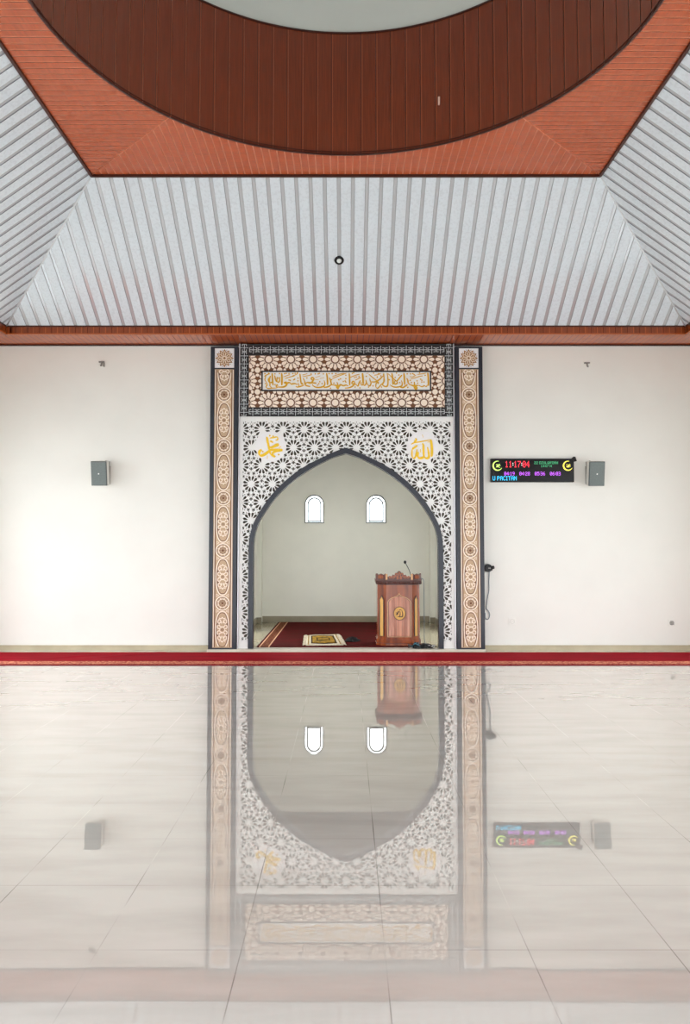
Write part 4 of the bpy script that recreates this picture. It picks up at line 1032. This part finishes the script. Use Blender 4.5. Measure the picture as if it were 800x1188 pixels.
def led_text(txt, xa, xb, ya, yb, m, mcolon=None):
    """every character is a piece of its own on the screen"""
    x0, z1 = at(xa, ya, YK - 0.002); x1, z0 = at(xb, yb, YK - 0.002)
    cols = sum(len(FONT[c].split()[0]) + 1 for c in txt) - 1; cw = (x1 - x0) / cols; ch = (z1 - z0) / 7; c0_ = 0
    for c in txt:
        rows = FONT[c].split(); n_ = len(rows[0])
        on = [[b == '1' for b in row] for row in rows]
        if any(map(any, on)):
            bm = B(); vs = {}
            def V(a, b, y):
                k = (a, b, y)
                if k not in vs: vs[k] = bm.verts.new((x0 + (c0_ + a) * cw, y, z1 - b * ch))
                return vs[k]
            yf, yb_ = YK - 0.005, YK - 0.0015
            for r_ in range(7):
                for j in range(n_):
                    if not on[r_][j]: continue
                    for y in (yf, yb_): bm.faces.new((V(j, r_, y), V(j + 1, r_, y), V(j + 1, r_ + 1, y), V(j, r_ + 1, y)))
                    for dj, dr, a, b in ((-1, 0, (j, r_), (j, r_ + 1)), (1, 0, (j + 1, r_), (j + 1, r_ + 1)), (0, -1, (j, r_), (j + 1, r_)), (0, 1, (j, r_ + 1), (j + 1, r_ + 1))):
                        q, w_ = r_ + dr, j + dj
                        if not (0 <= q < 7 and 0 <= w_ < n_ and on[q][w_]): bm.faces.new((V(*a, yf), V(*b, yf), V(*b, yb_), V(*a, yb_)))
            obj('colon' if c == ':' else 'digit' if c.isdigit() else 'letter', bm, mcolon if c == ':' and mcolon else m, sk)
        c0_ += n_ + 1
led_text('11:17:04', 585.6, 614.0, 534.9, 542.2, 'led_red', 'led_white')
led_text("22 DZULQA'DAH", 619.4, 646.8, 535.4, 538.4, 'led_green'); led_text('1447 H', 627.0, 639.6, 539.4, 542.0, 'led_green')
for t_, xa, xb in (('04:19', 584.6, 596.6), ('04:28', 602.2, 614.4), ('05:36', 620.0, 632.0), ('06:03', 637.6, 650.0)): led_text(t_, xa, xb, 547.4, 551.6, 'led_violet')
led_text('U PACITAN', 571.2, 599.0, 552.4, 557.3, 'led_cyan')
for cx_, m, ins in ((577.0, 'led_lime', [([(0.55,-0.45),(0.2,-0.1),(-0.1,0.25),(0.3,0.3)],0.2),([(-0.45,-0.2),(-0.1,-0.3),(0.0,0.0),(-0.4,0.4)],0.18),([(0.3,-0.1),(0.75,0.0)],0.22),([(0.2,0.3),(0.6,0.5)],0.2)]),
                    (658.6, 'led_yellow', [([(0.5,-0.5),(0.55,0.35)],0.18),([(0.2,-0.4),(0.25,0.25),(0.0,0.35),(-0.05,-0.2)],0.16),([(-0.05,0.3),(-0.3,0.35),(-0.4,0.0)],0.16),([(-0.5,-0.3),(-0.2,-0.4)],0.14)])):
    x, z = at(cx_, 540.3, YK); R_ = at(cx_ + 5.3, 540.3, YK)[0] - x; bm = B()
    pts = [(x + R_ * math.cos(a), z + R_ * math.sin(a)) for a in (math.radians(75 + 255 * k / 30) for k in range(31))]
    ribbon(bm, pts, lambda t_, d: R_ * (0.06 + 0.24 * math.sin(PI * t_) ** 0.8), YK - 0.005, YK - 0.0015)
    cr_ = obj('crescent_emblem', bm, m, sk)
    bm = B(); pen(bm, ins, type('S', (), {'s': R_, '__call__': lambda s, a, b: (x + a * R_ * 0.8, z - b * R_ * 0.8)})(), YK - 0.0045, YK - 0.0015); obj('emblem_script', bm, m, sk)
bm = B(); x, z = at(666.4, 533.6, YK); prism(bm, [(x - 0.05, z + 0.03), (x - 0.02, z + 0.055), (x + 0.01, z + 0.05), (x + 0.03, z - 0.02), (x - 0.01, z - 0.03)], YK - 0.012, YK + 0.02)
obj('corner_tape', bm, 'plastic_black', ck)

# ------------------------------------------------------------------ small fixtures
def hook(px, py, s, label):
    x, z = at(px, py, WALL - 0.03); r = empty('wall_hook', (x, WALL, z), label, 'hook', 'small metal hooks high on the wall')
    bm = B(); rbox(bm, x - 0.045, x + 0.045, WALL - 0.03, WALL, z + 0.006, z + 0.03, 0.004); obj('hook_plate', bm, 'metal', r)
    bm = B(); tube(bm, catmull([(x + s * 0.004, WALL - 0.02, z + 0.01), (x + s * 0.006, WALL - 0.04, z - 0.02), (x + s * 0.004, WALL - 0.045, z - 0.045), (x - s * 0.014, WALL - 0.05, z - 0.05)], 5), 0.013, 8); obj('hook_pin', bm, 'metal', r)
    if s > 0:
        bm = B(); rbox(bm, x + 0.032, x + 0.048, WALL - 0.035, WALL, z - 0.06, z + 0.012, 0.003); obj('hook_arm', bm, 'metal', r)
hook(117.5, 421.0, 1, 'small bent metal hook high on the wall above the left speaker')
hook(681.0, 422.0, -1, 'small metal hook high on the wall above the right speaker')
def socket(px, py, label, plug):
    x, z = at(px, py, WALL - 0.01); r = empty('wall_socket', (x, WALL, z), label, 'socket', 'sockets low on the right wall')
    bm = B(); rbox(bm, x - 0.055, x + 0.055, WALL - 0.012, WALL, z - 0.055, z + 0.055, 0.005); obj('socket_plate', bm, 'wall', r)
    bm = B(); ribbon(bm, ring(x, z, 0.034, 24), 0.006, WALL - 0.015, WALL - 0.01, 0, True)
    for s in (-1, 1): disc(bm, x + s * 0.013, z, 0.006, WALL - 0.0145, WALL - 0.01, 10)
    obj('socket_ring', bm, 'metal' if plug else 'cabinet', r)
    if plug:
        bm = B(); disc(bm, x, z + 0.004, 0.024, WALL - 0.04, WALL - 0.012, 16); rbox(bm, x - 0.03, x + 0.03, WALL - 0.03, WALL - 0.012, z - 0.03, z - 0.014, 0.003); obj('socket_plug', bm, 'metal', r)
socket(594.0, 721.0, 'pale wall socket low on the wall below the clock', False)
socket(778.8, 722.6, 'wall socket with a small grey plug near the right edge', True)
# round black gadget beside the right pilaster
gx, gz = at(565.9, 659.0, 12.2)
gd = empty('round_wall_device', (gx, WALL, gz), 'round black wall device beside the right pilaster with a cable hanging down', 'device')
bm = B(); t = B(); disc(t, gx, gz, 0.064, 12.17, WALL, 28); bevel_all(t, 0.006, 1); merge(bm, t); disc(bm, gx, gz, 0.04, 12.155, 12.18, 24); obj('device_body', bm, 'plastic_black', gd)
bm = B(); tube(bm, [(gx + 0.02, 12.2, gz - 0.005), (gx + 0.06, 12.18, gz + 0.006), (gx + 0.082, 12.16, gz + 0.014)], lambda t_: 0.022 + 0.006 * t_, 14); tube(bm, [(gx + 0.03, 12.2, gz - 0.02), (gx + 0.07, 12.19, gz - 0.02)], 0.02, 10)
obj('device_head', bm, 'plastic_black', gd)
bm = B(); rbox(bm, gx - 0.005, gx + 0.035, 12.15, 12.16, gz - 0.008, gz + 0.006, 0.003); obj('device_button', bm, 'metal', gd)
W_ = 12.285; P_ = lambda x, y: (at(x, y, W_)[0], W_, at(x, y, W_)[1])
bm = B(); tube(bm, catmull([P_(567.2, 663), P_(566.8, 675), P_(566.8, 685), P_(565.2, 693), P_(564.2, 700), P_(563.8, 706)], 5), 0.0065, 6); obj('cable', bm, 'cable_grey', gd)
bm = B(); tube(bm, catmull([P_(563.6, 706.2), P_(566, 708.5), P_(567.8, 713), P_(566.6, 717.5), P_(564.4, 718.6), P_(562.6, 716.5), P_(562.4, 711)], 5), 0.006, 6); obj('cable_loop', bm, 'cable_grey', gd)
# ring downlight on the front slope
sl = (Z2 - ZF) / (W1 - W2)                  # slope plane: z = ZF + (YC + W1 - y) * sl
r = ray(393.2, 302); t_ = (ZF + (YC + W1) * sl - EYE) / (r[2] + r[1] * sl); dp = Vector((r[0] * t_, r[1] * t_, EYE + r[2] * t_))
dl = empty('downlight', dp, 'small round black-rimmed downlight in the middle of the white ceiling slope', 'light')
dl.rotation_euler = (math.atan2(-(1), sl) + PI / 2 * 0, 0, 0)
nrm = Vector((0, -sl, -1)).normalized(); dl.rotation_euler = Vector((0, 0, 1)).rotation_difference(nrm).to_euler()
def lathe_local(prof, n=32):
    bm = B(); rows = [[bm.verts.new((r_ * math.cos(2 * PI * k / n), r_ * math.sin(2 * PI * k / n), z_)) for k in range(n)] for r_, z_ in prof]
    for a, b in zip(rows, rows[1:]):
        for k in range(n): bm.faces.new((a[k], a[(k + 1) % n], b[(k + 1) % n], b[k])).smooth = True
    bm.faces.new(rows[0][::-1]); bm.faces.new(rows[-1]); return bm
obj('rim', lathe_local([(0.070, -0.004), (0.070, 0.006), (0.062, 0.014), (0.050, 0.016), (0.045, 0.012), (0.044, 0.004)]), 'plastic_black', dl, local=True)
obj('lens', lathe_local([(0.034, 0.003), (0.034, 0.018), (0.028, 0.024), (0.012, 0.027)]), 'lens', dl, local=True)
# metal clip on the drum planks
r = ray(508.8, 117.5)
A_ = r[0] ** 2 + r[1] ** 2; Bq = -2 * r[1] * YC; Cq = YC ** 2 - (RD - 0.004) ** 2; t_ = (-Bq + math.sqrt(Bq * Bq - 4 * A_ * Cq)) / (2 * A_); cp = Vector((r[0] * t_, r[1] * t_, EYE + r[2] * t_))
bm = B(); rbox(bm, cp.x - 0.011, cp.x + 0.011, cp.y - 0.02, cp.y + 0.004, cp.z - 0.05, cp.z + 0.05, 0.004)
tag(obj('plank_clip', bm, 'rose_metal' if 'rose_metal' in M else 'wood_joint', origin=tuple(cp)), 'tiny pale upright clip on the dark round drum of the ceiling', 'clip')

# ------------------------------------------------------------------ light
w = bpy.data.worlds.new('sky'); bpy.context.scene.world = w; w.use_nodes = True
bg = w.node_tree.nodes['Background']; bg.inputs['Color'].default_value = (0.91, 0.965, 1.0, 1); bg.inputs['Strength'].default_value = 5.0
sc = bpy.context.scene
def portal(loc, rot, sx, sy):
    l = bpy.data.lights.new('doorway_portal', 'AREA'); l.shape = 'RECTANGLE'; l.size = sx; l.size_y = sy; l.cycles.is_portal = True
    o = bpy.data.objects.new('doorway_portal', l); C.objects.link(o); o.location = loc; o.rotation_euler = rot
# hall doorways and added niche openings, marked for the renderer as daylight's ways in
for s_, drs in ((-1, LEFT_DOORS), (1, RIGHT_DOORS)):
    portal((s_ * (HW + 0.1), (drs[0][0] + drs[-1][1]) / 2, 1.75), (0, s_ * PI / 2, 0), 3.5, drs[-1][1] - drs[0][0])
    portal((s_ * (NICHE_W + 0.1), 13.6, 1.5), (0, s_ * PI / 2, 0), 3.2, 2.0)
portal((0, BACK - 0.1, 1.75), (-PI / 2, 0, 0), 10.4, 3.5)
sc.cycles.max_bounces = 10; sc.cycles.diffuse_bounces = 7; sc.cycles.glossy_bounces = 5; sc.cycles.transparent_max_bounces = 8
sc.cycles.use_adaptive_sampling = False; sc.cycles.use_denoising = True; sc.cycles.denoising_prefilter = 'ACCURATE'; sc.cycles.sample_clamp_indirect = 12
sc.view_settings.view_transform = 'Standard'; sc.view_settings.look = 'None'; sc.view_settings.gamma = 1; sc.view_settings.use_curve_mapping = False
sc.view_settings.exposure = 0.0
